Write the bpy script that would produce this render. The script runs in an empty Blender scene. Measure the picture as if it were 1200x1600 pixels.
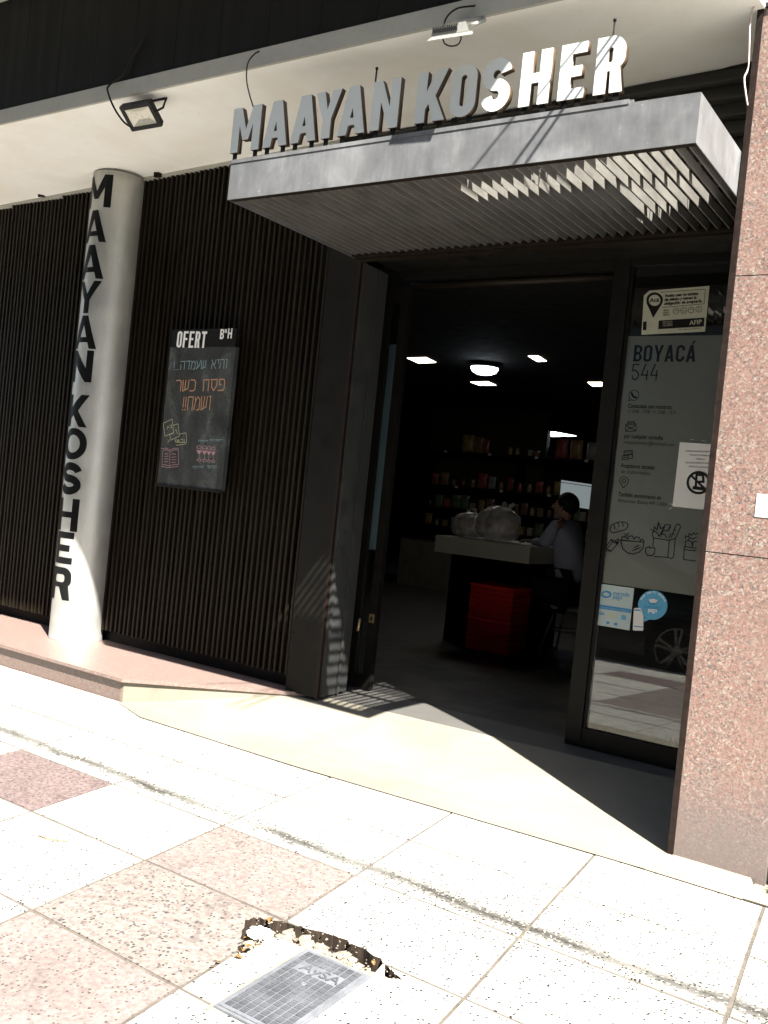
import bpy, bmesh, math, random
from mathutils import Vector, Matrix
R = math.radians
rnd = random.Random(7)
scn = bpy.context.scene
col = scn.collection

# ---------------------------------------------------------------- camera
EYE = Vector((0.0, 0.0, 1.24))
FOC = 1480.0                                   # focal length in pixels of a 1200 px wide picture
_n = lambda v: v.normalized()
_vx = -_n(Vector((-1600.0 - 600, 552.0 - 800, FOC)))   # world X in (right, down, forward)
_vy = _n(Vector((1586.0 - 600, 878.0 - 800, FOC)))
_vy = _n(_vy - _vx * (_vx.dot(_vy) * .5))
_vx = _n(_vx - _vy * _vx.dot(_vy))
_vz = _vx.cross(_vy)
def ray(u, v):
    d = Vector((u - 600.0, v - 800.0, FOC))
    return Vector((_vx.dot(d), _vy.dot(d), _vz.dot(d)))
def at_y(u, v, y):
    d = ray(u, v); return EYE + d * (y / d.y)
def at_z(u, v, z):
    d = ray(u, v); return EYE + d * ((z - EYE.z) / d.z)
GS = .02; GY = 3.42                            # the sidewalk falls 2 % towards the kerb
def gz(y): return GS * (y - GY)
def at_g(u, v):
    d = ray(u, v)
    t = (-GS * GY - EYE.z) / (d.z - GS * d.y)
    return EYE + d * t

cam = bpy.data.cameras.new("camera"); cam_o = bpy.data.objects.new("camera", cam); col.objects.link(cam_o)
cam.sensor_fit = 'HORIZONTAL'; cam.sensor_width = 36.0; cam.lens = 36.0 * FOC / 1200.0
cam.clip_start = .05; cam.clip_end = 400
M3 = Matrix(((_vx.x, -_vx.y, -_vx.z), (_vy.x, -_vy.y, -_vy.z), (_vz.x, -_vz.y, -_vz.z)))
cam_o.matrix_world = Matrix.Translation(EYE) @ M3.to_4x4()
scn.camera = cam_o
scn.render.resolution_x = 768; scn.render.resolution_y = 1024

# ---------------------------------------------------------------- light
SUN = Vector((-1.70, 1.0, -2.40)).normalized()           # direction the light travels
w = bpy.data.worlds.new("World"); scn.world = w; w.use_nodes = True
nt = w.node_tree; nt.nodes.clear()
sky = nt.nodes.new('ShaderNodeTexSky'); sky.sky_type = 'NISHITA'; sky.sun_disc = False
sky.sun_elevation = math.asin(-SUN.z); sky.sun_rotation = math.atan2(-SUN.x, -SUN.y)
bg = nt.nodes.new('ShaderNodeBackground'); bg.inputs['Strength'].default_value = .05
wo = nt.nodes.new('ShaderNodeOutputWorld')
nt.links.new(sky.outputs[0], bg.inputs[0]); nt.links.new(bg.outputs[0], wo.inputs[0])
sl = bpy.data.lights.new("sun", 'SUN'); sl.energy = 5.0; sl.angle = R(.53); sl.color = (1, .955, .88)
so = bpy.data.objects.new("sun", sl); col.objects.link(so)
so.rotation_euler = SUN.to_track_quat('-Z', 'Y').to_euler(); so.location = (6, -6, 10)
scn.view_settings.view_transform = 'Standard'; scn.view_settings.look = 'None'
scn.view_settings.exposure = 2.45; scn.view_settings.gamma = 1.0

# ---------------------------------------------------------------- materials
def newmat(name):
    m = bpy.data.materials.new(name); m.use_nodes = True
    nt = m.node_tree; b = nt.nodes['Principled BSDF']
    return m, nt, b
def N(nt, t, **k):
    n = nt.nodes.new(t)
    for a, v in k.items():
        if a in n.inputs: n.inputs[a].default_value = v
        else: setattr(n, a, v)
    return n
def L(nt, a, b): nt.links.new(a, b)
def ramp(nt, fac, stops, interp='LINEAR'):
    r = nt.nodes.new('ShaderNodeValToRGB'); r.color_ramp.interpolation = interp
    e = r.color_ramp.elements
    while len(e) < len(stops): e.new(.5)
    for i, (p, c) in enumerate(stops):
        e[i].position = p; e[i].color = (*c, 1) if len(c) == 3 else c
    L(nt, fac, r.inputs[0]); return r.outputs[0]
def mix(nt, fac, a, b, blend='MIX'):
    m = nt.nodes.new('ShaderNodeMix'); m.data_type = 'RGBA'; m.blend_type = blend
    if isinstance(fac, (int, float)): m.inputs[0].default_value = fac
    else: L(nt, fac, m.inputs[0])
    for k, v in ((6, a), (7, b)):
        if isinstance(v, tuple): m.inputs[k].default_value = (*v, 1)
        else: L(nt, v, m.inputs[k])
    return m.outputs[2]
def math_(nt, op, a, b=0.0, c=None, clamp=False):
    m = nt.nodes.new('ShaderNodeMath'); m.operation = op; m.use_clamp = clamp
    for k, v in enumerate((a, b) if c is None else (a, b, c)):
        if isinstance(v, (int, float)): m.inputs[k].default_value = v
        else: L(nt, v, m.inputs[k])
    return m.outputs[0]
def coords(nt):
    g = nt.nodes.new('ShaderNodeNewGeometry'); return g.outputs['Position']
def noise(nt, vec, scale, detail=4, rough=.55, dist=0):
    n = N(nt, 'ShaderNodeTexNoise', Scale=scale, Detail=detail, Roughness=rough, Distortion=dist)
    L(nt, vec, n.inputs['Vector']); return n.outputs['Fac']
def voro(nt, vec, scale, out='Distance', feature='F1', rand=1.0):
    n = N(nt, 'ShaderNodeTexVoronoi', Scale=scale, Randomness=rand); n.feature = feature
    L(nt, vec, n.inputs['Vector']); return n.outputs[out]
def scaled(nt, vec, s):
    m = nt.nodes.new('ShaderNodeVectorMath'); m.operation = 'MULTIPLY'; m.inputs[1].default_value = s
    L(nt, vec, m.inputs[0]); return m.outputs[0]
def bump(nt, b, h, strength=.3, dist=.01):
    n = N(nt, 'ShaderNodeBump', Strength=strength, Distance=dist); L(nt, h, n.inputs['Height'])
    L(nt, n.outputs[0], b.inputs['Normal'])

def simple(name, c, rough=.6, metal=0.0, var=.25, scale=9.0, bmp=0.0, stretch=(1, 1, 1), spec=.5):
    """one base colour, broken up by two sizes of noise so that no surface is flat"""
    m, nt, b = newmat(name); p = coords(nt)
    q = scaled(nt, p, stretch)
    n1 = noise(nt, q, scale, 5, .6); n2 = noise(nt, q, scale * 7, 3, .6)
    s = math_(nt, 'ADD', math_(nt, 'MULTIPLY', n1, .65), math_(nt, 'MULTIPLY', n2, .35))
    lo = tuple(max(0, x * (1 - var)) for x in c); hi = tuple(min(.95, x * (1 + var)) for x in c)
    L(nt, ramp(nt, s, [(.3, lo), (.7, hi)]), b.inputs['Base Color'])
    L(nt, ramp(nt, n1, [(.3, (rough * .8,) * 3), (.7, (min(1, rough * 1.15),) * 3)]), b.inputs['Roughness'])
    b.inputs['Metallic'].default_value = metal
    b.inputs['Specular IOR Level'].default_value = spec if max(c) > .03 or rough < .3 else .16
    if bmp: bump(nt, b, n2, bmp, .004)
    return m
def emit(name, c, s):
    m, nt, b = newmat(name)
    b.inputs['Base Color'].default_value = (*[x * .8 for x in c], 1)
    b.inputs['Emission Color'].default_value = (*c, 1); b.inputs['Emission Strength'].default_value = s
    return m

def terrazzo(name, base, chip, dens, base2=None, bigchips=False):
    m, nt, b = newmat(name); p = coords(nt)
    att = N(nt, 'ShaderNodeAttribute', attribute_name='tint'); tint = att.outputs['Fac']
    big = noise(nt, p, 2.2, 5, .6); fine = noise(nt, p, 60, 3, .6)
    c = mix(nt, ramp(nt, fine, [(.35, (0,) * 3), (.65, (1,) * 3)]), base, base2 or tuple(x * .86 for x in base))
    c = mix(nt, ramp(nt, big, [(.45, (0,) * 3), (.75, (.5,) * 3)]), c, tuple(x * .72 for x in base))
    # small dark chips
    warp = nt.nodes.new('ShaderNodeVectorMath'); warp.operation = 'ADD'
    L(nt, p, warp.inputs[0])
    ns = N(nt, 'ShaderNodeTexNoise', Scale=90.0, Detail=2.0); L(nt, p, ns.inputs['Vector'])
    L(nt, scaled(nt, ns.outputs['Color'], (.008, .008, .008)), warp.inputs[1])
    v = nt.nodes.new('ShaderNodeTexVoronoi'); v.inputs['Scale'].default_value = 95; L(nt, warp.outputs[0], v.inputs['Vector'])
    sep = nt.nodes.new('ShaderNodeSeparateColor'); L(nt, v.outputs['Color'], sep.inputs[0])
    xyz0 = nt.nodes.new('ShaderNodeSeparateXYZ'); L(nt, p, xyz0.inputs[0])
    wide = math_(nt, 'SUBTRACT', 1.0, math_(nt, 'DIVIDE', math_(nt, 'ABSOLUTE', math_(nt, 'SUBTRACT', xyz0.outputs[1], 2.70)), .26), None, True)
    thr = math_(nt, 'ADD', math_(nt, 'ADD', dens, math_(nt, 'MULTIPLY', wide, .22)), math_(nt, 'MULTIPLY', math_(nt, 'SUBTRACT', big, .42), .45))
    sel = math_(nt, 'LESS_THAN', sep.outputs[0], thr)
    near = math_(nt, 'LESS_THAN', v.outputs['Distance'], .40)
    f = math_(nt, 'MULTIPLY', sel, near)
    c = mix(nt, f, c, mix(nt, sep.outputs[1], chip, tuple(x * 2.6 for x in chip)))
    if bigchips:
        v2 = nt.nodes.new('ShaderNodeTexVoronoi'); v2.inputs['Scale'].default_value = 58; L(nt, warp.outputs[0], v2.inputs['Vector'])
        s2 = nt.nodes.new('ShaderNodeSeparateColor'); L(nt, v2.outputs['Color'], s2.inputs[0])
        f2 = math_(nt, 'MULTIPLY', math_(nt, 'LESS_THAN', s2.outputs[0], .26), math_(nt, 'LESS_THAN', v2.outputs['Distance'], .38))
        c = mix(nt, f2, c, mix(nt, s2.outputs[1], (.035, .032, .032), (.13, .105, .10)))
    # dark speckled band running along the facade, gum and mortar spots
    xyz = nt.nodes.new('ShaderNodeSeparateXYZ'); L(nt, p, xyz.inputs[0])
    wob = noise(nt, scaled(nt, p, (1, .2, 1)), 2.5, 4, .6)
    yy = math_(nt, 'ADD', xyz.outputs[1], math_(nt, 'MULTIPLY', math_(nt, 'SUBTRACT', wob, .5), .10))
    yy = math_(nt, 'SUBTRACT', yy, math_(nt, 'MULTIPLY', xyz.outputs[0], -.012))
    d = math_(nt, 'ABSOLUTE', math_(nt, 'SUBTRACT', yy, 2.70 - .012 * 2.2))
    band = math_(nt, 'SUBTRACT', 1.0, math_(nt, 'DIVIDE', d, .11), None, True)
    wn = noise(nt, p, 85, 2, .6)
    speck = math_(nt, 'GREATER_THAN', math_(nt, 'ADD', band, math_(nt, 'MULTIPLY', wn, 1.9)), 1.62)
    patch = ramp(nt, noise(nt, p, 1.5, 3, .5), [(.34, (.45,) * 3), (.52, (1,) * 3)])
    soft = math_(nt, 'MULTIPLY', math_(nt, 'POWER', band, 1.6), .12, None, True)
    dark_marks = math_(nt, 'MAXIMUM', math_(nt, 'MULTIPLY', speck, math_(nt, 'MULTIPLY', band, .95)), soft)
    dark_marks = math_(nt, 'MULTIPLY', math_(nt, 'MULTIPLY', dark_marks, patch), math_(nt, 'GREATER_THAN', band, .001))
    c = mix(nt, dark_marks, c, (.014, .012, .009))
    v3 = nt.nodes.new('ShaderNodeTexVoronoi'); v3.inputs['Scale'].default_value = 2.6; L(nt, warp.outputs[0], v3.inputs['Vector'])
    s3 = nt.nodes.new('ShaderNodeSeparateColor'); L(nt, v3.outputs['Color'], s3.inputs[0])
    rad = math_(nt, 'ADD', .022, math_(nt, 'MULTIPLY', s3.outputs[1], .045))
    spot = math_(nt, 'MULTIPLY', math_(nt, 'LESS_THAN', v3.outputs['Distance'], rad), math_(nt, 'LESS_THAN', s3.outputs[0], .6))
    c = mix(nt, math_(nt, 'MULTIPLY', spot, .8), c, (.07, .068, .058))
    worn = ramp(nt, noise(nt, p, 9, 6, .72, .6), [(.56, (0,) * 3), (.66, (.55,) * 3), (.70, (0,) * 3)])
    c = mix(nt, worn, c, tuple(x * .36 for x in base))
    # darker grime creeping from joints, per slab tint
    c = mix(nt, tint, c, tuple(x * .62 for x in base))
    L(nt, c, b.inputs['Base Color'])
    b.inputs['Roughness'].default_value = .75
    bump(nt, b, fine, .35, .003)
    return m

def granite(name, dark_marks=True, lift=1.0, pale=0.0):
    m, nt, b = newmat(name); p = coords(nt)
    ns = N(nt, 'ShaderNodeTexNoise', Scale=35.0, Detail=3.0); L(nt, p, ns.inputs['Vector'])
    wp = nt.nodes.new('ShaderNodeVectorMath'); wp.operation = 'ADD'; L(nt, p, wp.inputs[0]); L(nt, scaled(nt, ns.outputs['Color'], (.02,) * 3), wp.inputs[1])
    v = nt.nodes.new('ShaderNodeTexVoronoi'); v.inputs['Scale'].default_value = 145; L(nt, wp.outputs[0], v.inputs['Vector'])
    s = nt.nodes.new('ShaderNodeSeparateColor'); L(nt, v.outputs['Color'], s.inputs[0])
    k = lambda c: tuple(x * lift for x in c)
    c = ramp(nt, s.outputs[0], [(0, k((.245, .130, .105))), (.30, k((.30, .175, .145))), (.48, k((.28, .205, .17))), (.62, k((.075, .072, .070))), (.78, k((.16, .15, .13))), (.90, k((.42, .39, .33)))], 'CONSTANT')
    v2 = nt.nodes.new('ShaderNodeTexVoronoi'); v2.inputs['Scale'].default_value = 190; L(nt, wp.outputs[0], v2.inputs['Vector'])
    s2 = nt.nodes.new('ShaderNodeSeparateColor'); L(nt, v2.outputs['Color'], s2.inputs[0])
    c2 = ramp(nt, s2.outputs[0], [(0, k((.03, .03, .03))), (.28, k((.23, .125, .098))), (.55, k((.28, .175, .14))), (.82, k((.42, .38, .33)))], 'CONSTANT')
    c = mix(nt, .38, c, c2)
    big = noise(nt, p, 3.0, 4, .6)
    c = mix(nt, ramp(nt, big, [(.4, (0,) * 3), (.7, (.45,) * 3)]), c, (.25 * lift, .15 * lift, .122 * lift))
    if pale: c = mix(nt, pale, c, (.21, .155, .138))
    if dark_marks:  # soiled grey towards the foot
        xyz = nt.nodes.new('ShaderNodeSeparateXYZ'); L(nt, p, xyz.inputs[0])
        h = math_(nt, 'ADD', xyz.outputs[2], math_(nt, 'MULTIPLY', math_(nt, 'SUBTRACT', noise(nt, p, 5, 4, .6), .5), .35))
        g = ramp(nt, h, [(.02, (.82,) * 3), (.20, (.6,) * 3), (.42, (0,) * 3)])
        c = mix(nt, g, c, (.115, .097, .092))
    L(nt, c, b.inputs['Base Color'])
    b.inputs['Roughness'].default_value = .42
    return m

def metal_weathered(name, c, rough=.45, met=.35, k=1.0):
    m, nt, b = newmat(name); p = coords(nt)
    n1 = noise(nt, p, 3.5, 7, .65, .4); n2 = noise(nt, scaled(nt, p, (1, 1, .25)), 26, 5, .7)
    s = math_(nt, 'ADD', math_(nt, 'MULTIPLY', n1, .6), math_(nt, 'MULTIPLY', n2, .4))
    cc = ramp(nt, s, [(.33, tuple(x * (1 - .28 * k) for x in c)), (.5, c), (.68, tuple(min(.9, x * (1 + .5 * k)) for x in c))])
    sp = ramp(nt, noise(nt, p, 42, 4, .75), [(.66, (0,) * 3), (.74, (1,) * 3)])
    cc = mix(nt, math_(nt, 'MULTIPLY', sp, .35), cc, (.62, .61, .58))
    L(nt, cc, b.inputs['Base Color'])
    b.inputs['Metallic'].default_value = met
    L(nt, ramp(nt, n1, [(.3, (rough * .8,) * 3), (.7, (rough * 1.4,) * 3)]), b.inputs['Roughness'])
    bump(nt, b, n2, .12, .003)
    return m

def glassmat(name, tint=(1, 1, 1), boost=1.0, ior=1.52):
    m = bpy.data.materials.new(name); m.use_nodes = True; nt = m.node_tree; nt.nodes.clear()
    o = nt.nodes.new('ShaderNodeOutputMaterial'); mx = nt.nodes.new('ShaderNodeMixShader')
    tr = N(nt, 'ShaderNodeBsdfTransparent'); tr.inputs[0].default_value = (*tint, 1)
    gl = N(nt, 'ShaderNodeBsdfGlossy', Roughness=0.0); gl.inputs[0].default_value = (1, 1, 1, 1)
    fr = N(nt, 'ShaderNodeFresnel', IOR=ior)
    f = math_(nt, 'MULTIPLY', fr.outputs[0], boost, None, True)
    L(nt, f, mx.inputs[0]); L(nt, tr.outputs[0], mx.inputs[1]); L(nt, gl.outputs[0], mx.inputs[2]); L(nt, mx.outputs[0], o.inputs[0])
    return m

MT = {}
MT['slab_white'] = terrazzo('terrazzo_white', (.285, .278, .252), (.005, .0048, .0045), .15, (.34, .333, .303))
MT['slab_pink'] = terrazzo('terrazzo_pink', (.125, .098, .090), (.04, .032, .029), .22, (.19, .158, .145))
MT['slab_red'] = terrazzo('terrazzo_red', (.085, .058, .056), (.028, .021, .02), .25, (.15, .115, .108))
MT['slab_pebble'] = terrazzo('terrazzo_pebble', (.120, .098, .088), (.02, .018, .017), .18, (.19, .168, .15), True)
MT['mortar'] = simple('joint_mortar', (.078, .067, .054), .9, 0, .55, 14, .5)
MT['cream'] = simple('cream_concrete', (.310, .280, .225), .8, 0, .10, 2.2, .25)
def stained(name, c, rough=.8, amt=1.0):
    m, nt, b = newmat(name); p = coords(nt)
    n1 = noise(nt, p, 1.7, 6, .62, .5); n2 = noise(nt, p, 11, 6, .7); n3 = noise(nt, scaled(nt, p, (1, 6, 1)), 2.2, 5, .7, .8)
    cc = ramp(nt, n1, [(.35, tuple(x * (1 - .16 * amt) for x in c)), (.62, tuple(min(.9, x * 1.10) for x in c))])
    cc = mix(nt, ramp(nt, n2, [(.60, (0,) * 3), (.74, (.42 * amt,) * 3)]), cc, tuple(x * .55 for x in c))
    cc = mix(nt, ramp(nt, n3, [(.60, (0,) * 3), (.70, (.30 * amt,) * 3)]), cc, tuple(x * .62 for x in c))
    v = nt.nodes.new('ShaderNodeTexVoronoi'); v.inputs['Scale'].default_value = 7; L(nt, p, v.inputs['Vector'])
    sp = nt.nodes.new('ShaderNodeSeparateColor'); L(nt, v.outputs['Color'], sp.inputs[0])
    f = math_(nt, 'MULTIPLY', math_(nt, 'LESS_THAN', v.outputs['Distance'], math_(nt, 'MULTIPLY', sp.outputs[0], .05)), math_(nt, 'LESS_THAN', sp.outputs[1], .5))
    cc = mix(nt, math_(nt, 'MULTIPLY', f, .7 * amt), cc, tuple(x * .25 for x in c))
    L(nt, cc, b.inputs['Base Color']); b.inputs['Roughness'].default_value = rough
    bump(nt, b, n2, .25, .004)
    return m
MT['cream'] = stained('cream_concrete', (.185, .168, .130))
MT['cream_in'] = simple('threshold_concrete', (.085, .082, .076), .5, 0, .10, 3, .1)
MT['asphalt'] = simple('asphalt', (.05, .05, .052), .9, 0, .4, 30, .5)
MT['kerb'] = simple('kerb_stone', (.36, .34, .31), .85, 0, .25, 12, .4)
MT['granite'] = granite('pink_granite', True, .74, .12)
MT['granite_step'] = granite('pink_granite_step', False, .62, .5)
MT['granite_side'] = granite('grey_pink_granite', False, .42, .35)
MT['steel'] = metal_weathered('weathered_steel', (.170, .174, .178))
MT['column'] = metal_weathered('column_paint', (.47, .47, .44), .46, .65, .40)
MT['black'] = simple('black_paint', (.012, .012, .012), .45)
MT['ink'] = simple('black_vinyl', (.014, .015, .016), .4, 0, .1)
MT['ink_soft'] = simple('dark_vinyl', (.008, .008, .008), .5, 0, .2)
MT['bars'] = simple('brown_black_metal', (.012, .0085, .0055), .5, .1, .5, 22, .2, (1, 1, .25))
MT['bars_rust'] = simple('slat_metal', (.0125, .0092, .0056), .5, .1, .85, 14, .3, (7, 1, .12))
MT['dark'] = simple('dark_frame_metal', (.010, .009, .0078), .5, .15, .3, 10)
MT['trim'] = simple('rusty_brown_trim', (.017, .011, .009), .55, .2, .45, 30, .3)
MT['panel'] = simple('dark_back_panel', (.004, .004, .004), .7, 0, .3, 4)
MT['cladding'] = simple('charcoal_cladding', (.0072, .0072, .006), .75, 0, .25, 5, .1, (3, 1, .2))
MT['plaster'] = simple('white_plaster', (.88, .85, .76), .9, 0, .03, 2.5, .15)
MT['plaster'] = stained('white_plaster', (.88, .86, .79), .9, .30)
MT['fascia'] = simple('grey_plaster', (.36, .355, .31), .9, 0, .10, 6, .35)
MT['canopy_slat'] = simple('grey_canopy_slat', (.15, .144, .13), .5, .2, .3, 14, .1, (3, .3, 1))
MT['louvre'] = simple('grey_louvre', (.060, .058, .050), .45, .3, .3, 8, .1, (.3, 1, 1))
MT['letter'] = simple('white_letter_face', (.60, .635, .61), .38, 0, .03, 8)
MT['letter_side'] = simple('brown_letter_return', (.075, .048, .026), .5, .2, .35, 25)
MT['gate'] = simple('grey_black_gate', (.032, .033, .033), .55, 0, .35, 12, .15)
MT['plate'] = simple('near_black_plate', (.007, .0064, .0054), .6, 0, .45, 10)
MT['gun'] = simple('black_cast', (.02, .02, .02), .5, .3)
MT['greycast'] = simple('grey_cast', (.30, .30, .28), .5, .3, .2)
MT['lampglass'] = simple('lamp_reflector', (.60, .58, .50), .3, .2, .1)
MT['chalkboard'] = None
MT['white_ink'] = simple('white_vinyl', (.80, .80, .78), .5, 0, .03)
MT['chalk_blue'] = simple('blue_chalk', (.22, .33, .37), .9, 0, .25, 150)
MT['chalk_orange'] = simple('orange_chalk', (.48, .26, .15), .9, 0, .25, 150)
MT['chalk_yellow'] = simple('yellow_chalk', (.44, .44, .27), .9, 0, .25, 150)
MT['chalk_pink'] = simple('pink_chalk', (.42, .24, .27), .9, 0, .25, 150)
MT['film'] = simple('grey_window_film', (.40, .405, .37), .55, 0, .05, 30)
MT['film_glass'] = glassmat('window_glass', (.90, .91, .90), 1.25)
MT['door_glass'] = glassmat('door_glass', (.80, .86, .88), 1.3)
MT['paper'] = simple('white_paper', (.62, .61, .59), .8, 0, .04, 12)
MT['paper_old'] = simple('yellowed_sticker', (.38, .38, .29), .6, 0, .12, 22)
MT['sky_blue'] = simple('sky_blue_vinyl', (.07, .31, .50), .45, 0, .05)
MT['mid_blue'] = simple('blue_vinyl', (.02, .20, .42), .45, 0, .08)
MT['pale_blue'] = simple('pale_vinyl', (.36, .44, .44), .5, 0, .04)
MT['brass'] = simple('brass_lock', (.50, .36, .18), .35, .8, .15)
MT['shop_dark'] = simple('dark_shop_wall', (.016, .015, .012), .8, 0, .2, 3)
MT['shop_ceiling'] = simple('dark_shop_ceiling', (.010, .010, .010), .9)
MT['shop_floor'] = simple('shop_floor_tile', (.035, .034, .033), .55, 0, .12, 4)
MT['counter'] = simple('counter_cream', (.44, .43, .34), .5, 0, .05)
MT['crate'] = simple('red_crate_plastic', (.55, .010, .008), .45, 0, .15)
MT['crate_rib'] = simple('red_crate_ribs', (.80, .05, .03), .35)
MT['shirt'] = simple('pale_shirt', (.34, .36, .45), .9, 0, .06, 14)
MT['trousers'] = simple('dark_trousers', (.018, .018, .022), .9)
MT['skin'] = simple('skin', (.36, .20, .14), .55, 0, .08)
MT['hair'] = simple('dark_hair', (.012, .010, .009), .7)
MT['iron'] = simple('grey_cast_iron', (.135, .142, .155), .55, .25, .30, 9, .3)
MT['iron_cell'] = simple('grey_cast_cell', (.075, .08, .088), .6, .25, .4, 14, .3)
MT['rubble'] = simple('broken_mortar', (.20, .17, .13), .95, 0, .4, 40, .6)
MT['soil'] = simple('soil_with_edge_shade', (.03, .022, .016), 1, 0, .5, 40)
MT['leaf'] = simple('dry_leaf', (.26, .14, .04), .8, 0, .35, 60)
MT['greytwig'] = simple('grey_plastic', (.22, .22, .21), .6)
MT['lamp_warm'] = emit('warm_lamp', (1, .86, .66), 2.0)
MT['lamp_cool'] = emit('cool_lamp', (.82, .92, 1), 2.6)
MT['screen'] = emit('screen_light', (.62, .72, .74), .055)
MT['cable'] = simple('black_cable', (.014, .013, .012), .6)
MT['cable_w'] = simple('pale_cable', (.42, .36, .34), .6)
MT['car'] = simple('dark_car_paint', (.012, .013, .015), .25, .2, .05)
MT['tyre'] = simple('tyre_rubber', (.016, .016, .016), .9)
MT['rim'] = simple('alloy_rim', (.16, .16, .16), .35, .7)
MT['far_wall'] = simple('far_plaster', (.10, .09, .08), .9, 0, .1, 1.2)
MT['far_glass'] = simple('far_window', (.03, .035, .04), .1)
MT['neigh'] = simple('white_render', (.58, .57, .53), .9, 0, .08, 3)

def chalkmat():
    m, nt, b = newmat('chalky_blackboard'); p = coords(nt)
    n = noise(nt, scaled(nt, p, (1, 1, .6)), 6, 5, .65, .8); n2 = noise(nt, p, 60, 3, .6)
    s = math_(nt, 'ADD', math_(nt, 'MULTIPLY', n, .8), math_(nt, 'MULTIPLY', n2, .2))
    L(nt, ramp(nt, s, [(.35, (.010, .011, .011)), (.52, (.032, .035, .034)), (.66, (.085, .092, .09))]), b.inputs['Base Color'])
    b.inputs['Roughness'].default_value = .85
    return m
MT['chalkboard'] = chalkmat()
def plasticbag():
    m, nt, b = newmat('clear_plastic_bag'); p = coords(nt)
    b.inputs['Base Color'].default_value = (.40, .39, .37, 1); b.inputs['Roughness'].default_value = .25
    L(nt, ramp(nt, noise(nt, p, 14, 4, .6), [(.35, (.42, .38, .35)), (.65, (.75, .75, .74))]), b.inputs['Base Color'])
    b.inputs['Alpha'].default_value = .55
    bump(nt, b, noise(nt, p, 16, 3, .5, 1.0), .5, .02)
    return m
MT['bag'] = plasticbag()
MT['bread'] = simple('bread_crust', (.30, .17, .09), .8)

# ---------------------------------------------------------------- builders
def link(name, me, mat=None, parent=None):
    o = bpy.data.objects.new(name, me); col.objects.link(o)
    if mat is not None and me is not None:
        for m in (mat if isinstance(mat, (list, tuple)) else [mat]): me.materials.append(m)
    if parent is not None: o.parent = parent
    return o
def tag(o, label=None, cat=None, group=None, kind=None):
    if label: o['label'] = label
    if cat: o['category'] = cat
    if group: o['group'] = group
    if kind: o['kind'] = kind
    return o
def thing(name, label, cat, loc=(0, 0, 0), rz=0.0, group=None):
    o = bpy.data.objects.new(name, None); col.objects.link(o); o.location = loc; o.rotation_euler = (0, 0, rz)
    o.empty_display_size = .1
    return tag(o, label, cat, group)
class MB:
    def __init__(s): s.bm = bmesh.new()
    def box(s, x0, y0, z0, x1, y1, z1, mi=0, M=None):
        vs = [s.bm.verts.new((x, y, z)) for x in (x0, x1) for y in (y0, y1) for z in (z0, z1)]
        if M is not None:
            for v in vs: v.co = M @ v.co
        for f in ((0, 1, 3, 2), (4, 6, 7, 5), (0, 4, 5, 1), (2, 3, 7, 6), (0, 2, 6, 4), (1, 5, 7, 3)):
            fc = s.bm.faces.new([vs[i] for i in f]); fc.material_index = mi
        return s
    def prism(s, pts, vec, mi=0):
        a = [s.bm.verts.new(p) for p in pts]; b = [s.bm.verts.new(Vector(p) + Vector(vec)) for p in pts]
        n = len(pts)
        s.bm.faces.new(a[::-1]).material_index = mi; s.bm.faces.new(b).material_index = mi
        for i in range(n):
            s.bm.faces.new((a[i], a[(i + 1) % n], b[(i + 1) % n], b[i])).material_index = mi
        return s
    def quad(s, pts, mi=0):
        s.bm.faces.new([s.bm.verts.new(p) for p in pts]).material_index = mi; return s
    def tube(s, pts, r, n=8, mi=0, close=False, r1=None):
        pts = [Vector(p) for p in pts]; rings = []
        m = len(pts)
        for i, p in enumerate(pts):
            d = (pts[min(i + 1, m - 1)] - pts[max(i - 1, 0)])
            if close: d = pts[(i + 1) % m] - pts[i - 1]
            d.normalize()
            a = d.cross(Vector((0, 0, 1)))
            if a.length < .05: a = d.cross(Vector((1, 0, 0)))
            a.normalize(); b = d.cross(a)
            rr = r if r1 is None else r + (r1 - r) * i / (m - 1)
            rings.append([s.bm.verts.new(p + (a * math.cos(t) + b * math.sin(t)) * rr) for t in [2 * math.pi * k / n for k in range(n)]])
        for i in range(m if close else m - 1):
            A, B = rings[i], rings[(i + 1) % m]
            for k in range(n):
                f = s.bm.faces.new((A[k], A[(k + 1) % n], B[(k + 1) % n], B[k])); f.material_index = mi; f.smooth = True
        if not close:
            s.bm.faces.new(rings[0][::-1]).material_index = mi; s.bm.faces.new(rings[-1]).material_index = mi
        return s
    def lathe(s, prof, c=(0, 0, 0), axis='z', n=48, mi=0, cap=True):
        c = Vector(c); rings = []
        for (r, h) in prof:
            ring = []
            for k in range(n):
                t = 2 * math.pi * k / n; x, y = r * math.cos(t), r * math.sin(t)
                ring.append(s.bm.verts.new(c + (Vector((x, y, h)) if axis == 'z' else Vector((x, h, y)))))
            rings.append(ring)
        for A, B in zip(rings, rings[1:]):
            for k in range(n):
                f = s.bm.faces.new((A[k], A[(k + 1) % n], B[(k + 1) % n], B[k])); f.smooth = True; f.material_index = mi
        if cap:
            s.bm.faces.new(rings[0][::-1]).material_index = mi; s.bm.faces.new(rings[-1]).material_index = mi
        return s
    def bevel(s, w, seg=1, ang=30):
        es = [e for e in s.bm.edges if len(e.link_faces) == 2 and e.calc_face_angle(0) > R(ang)]
        bmesh.ops.bevel(s.bm, geom=es, offset=w, segments=seg, profile=.6, affect='EDGES'); return s
    def build(s, name, mat, parent=None, loc=None, fix=True):
        if fix: bmesh.ops.recalc_face_normals(s.bm, faces=s.bm.faces)
        me = bpy.data.meshes.new(name); s.bm.to_mesh(me); s.bm.free()
        o = link(name, me, mat, parent)
        if loc is not None: o.location = loc
        return o

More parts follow.
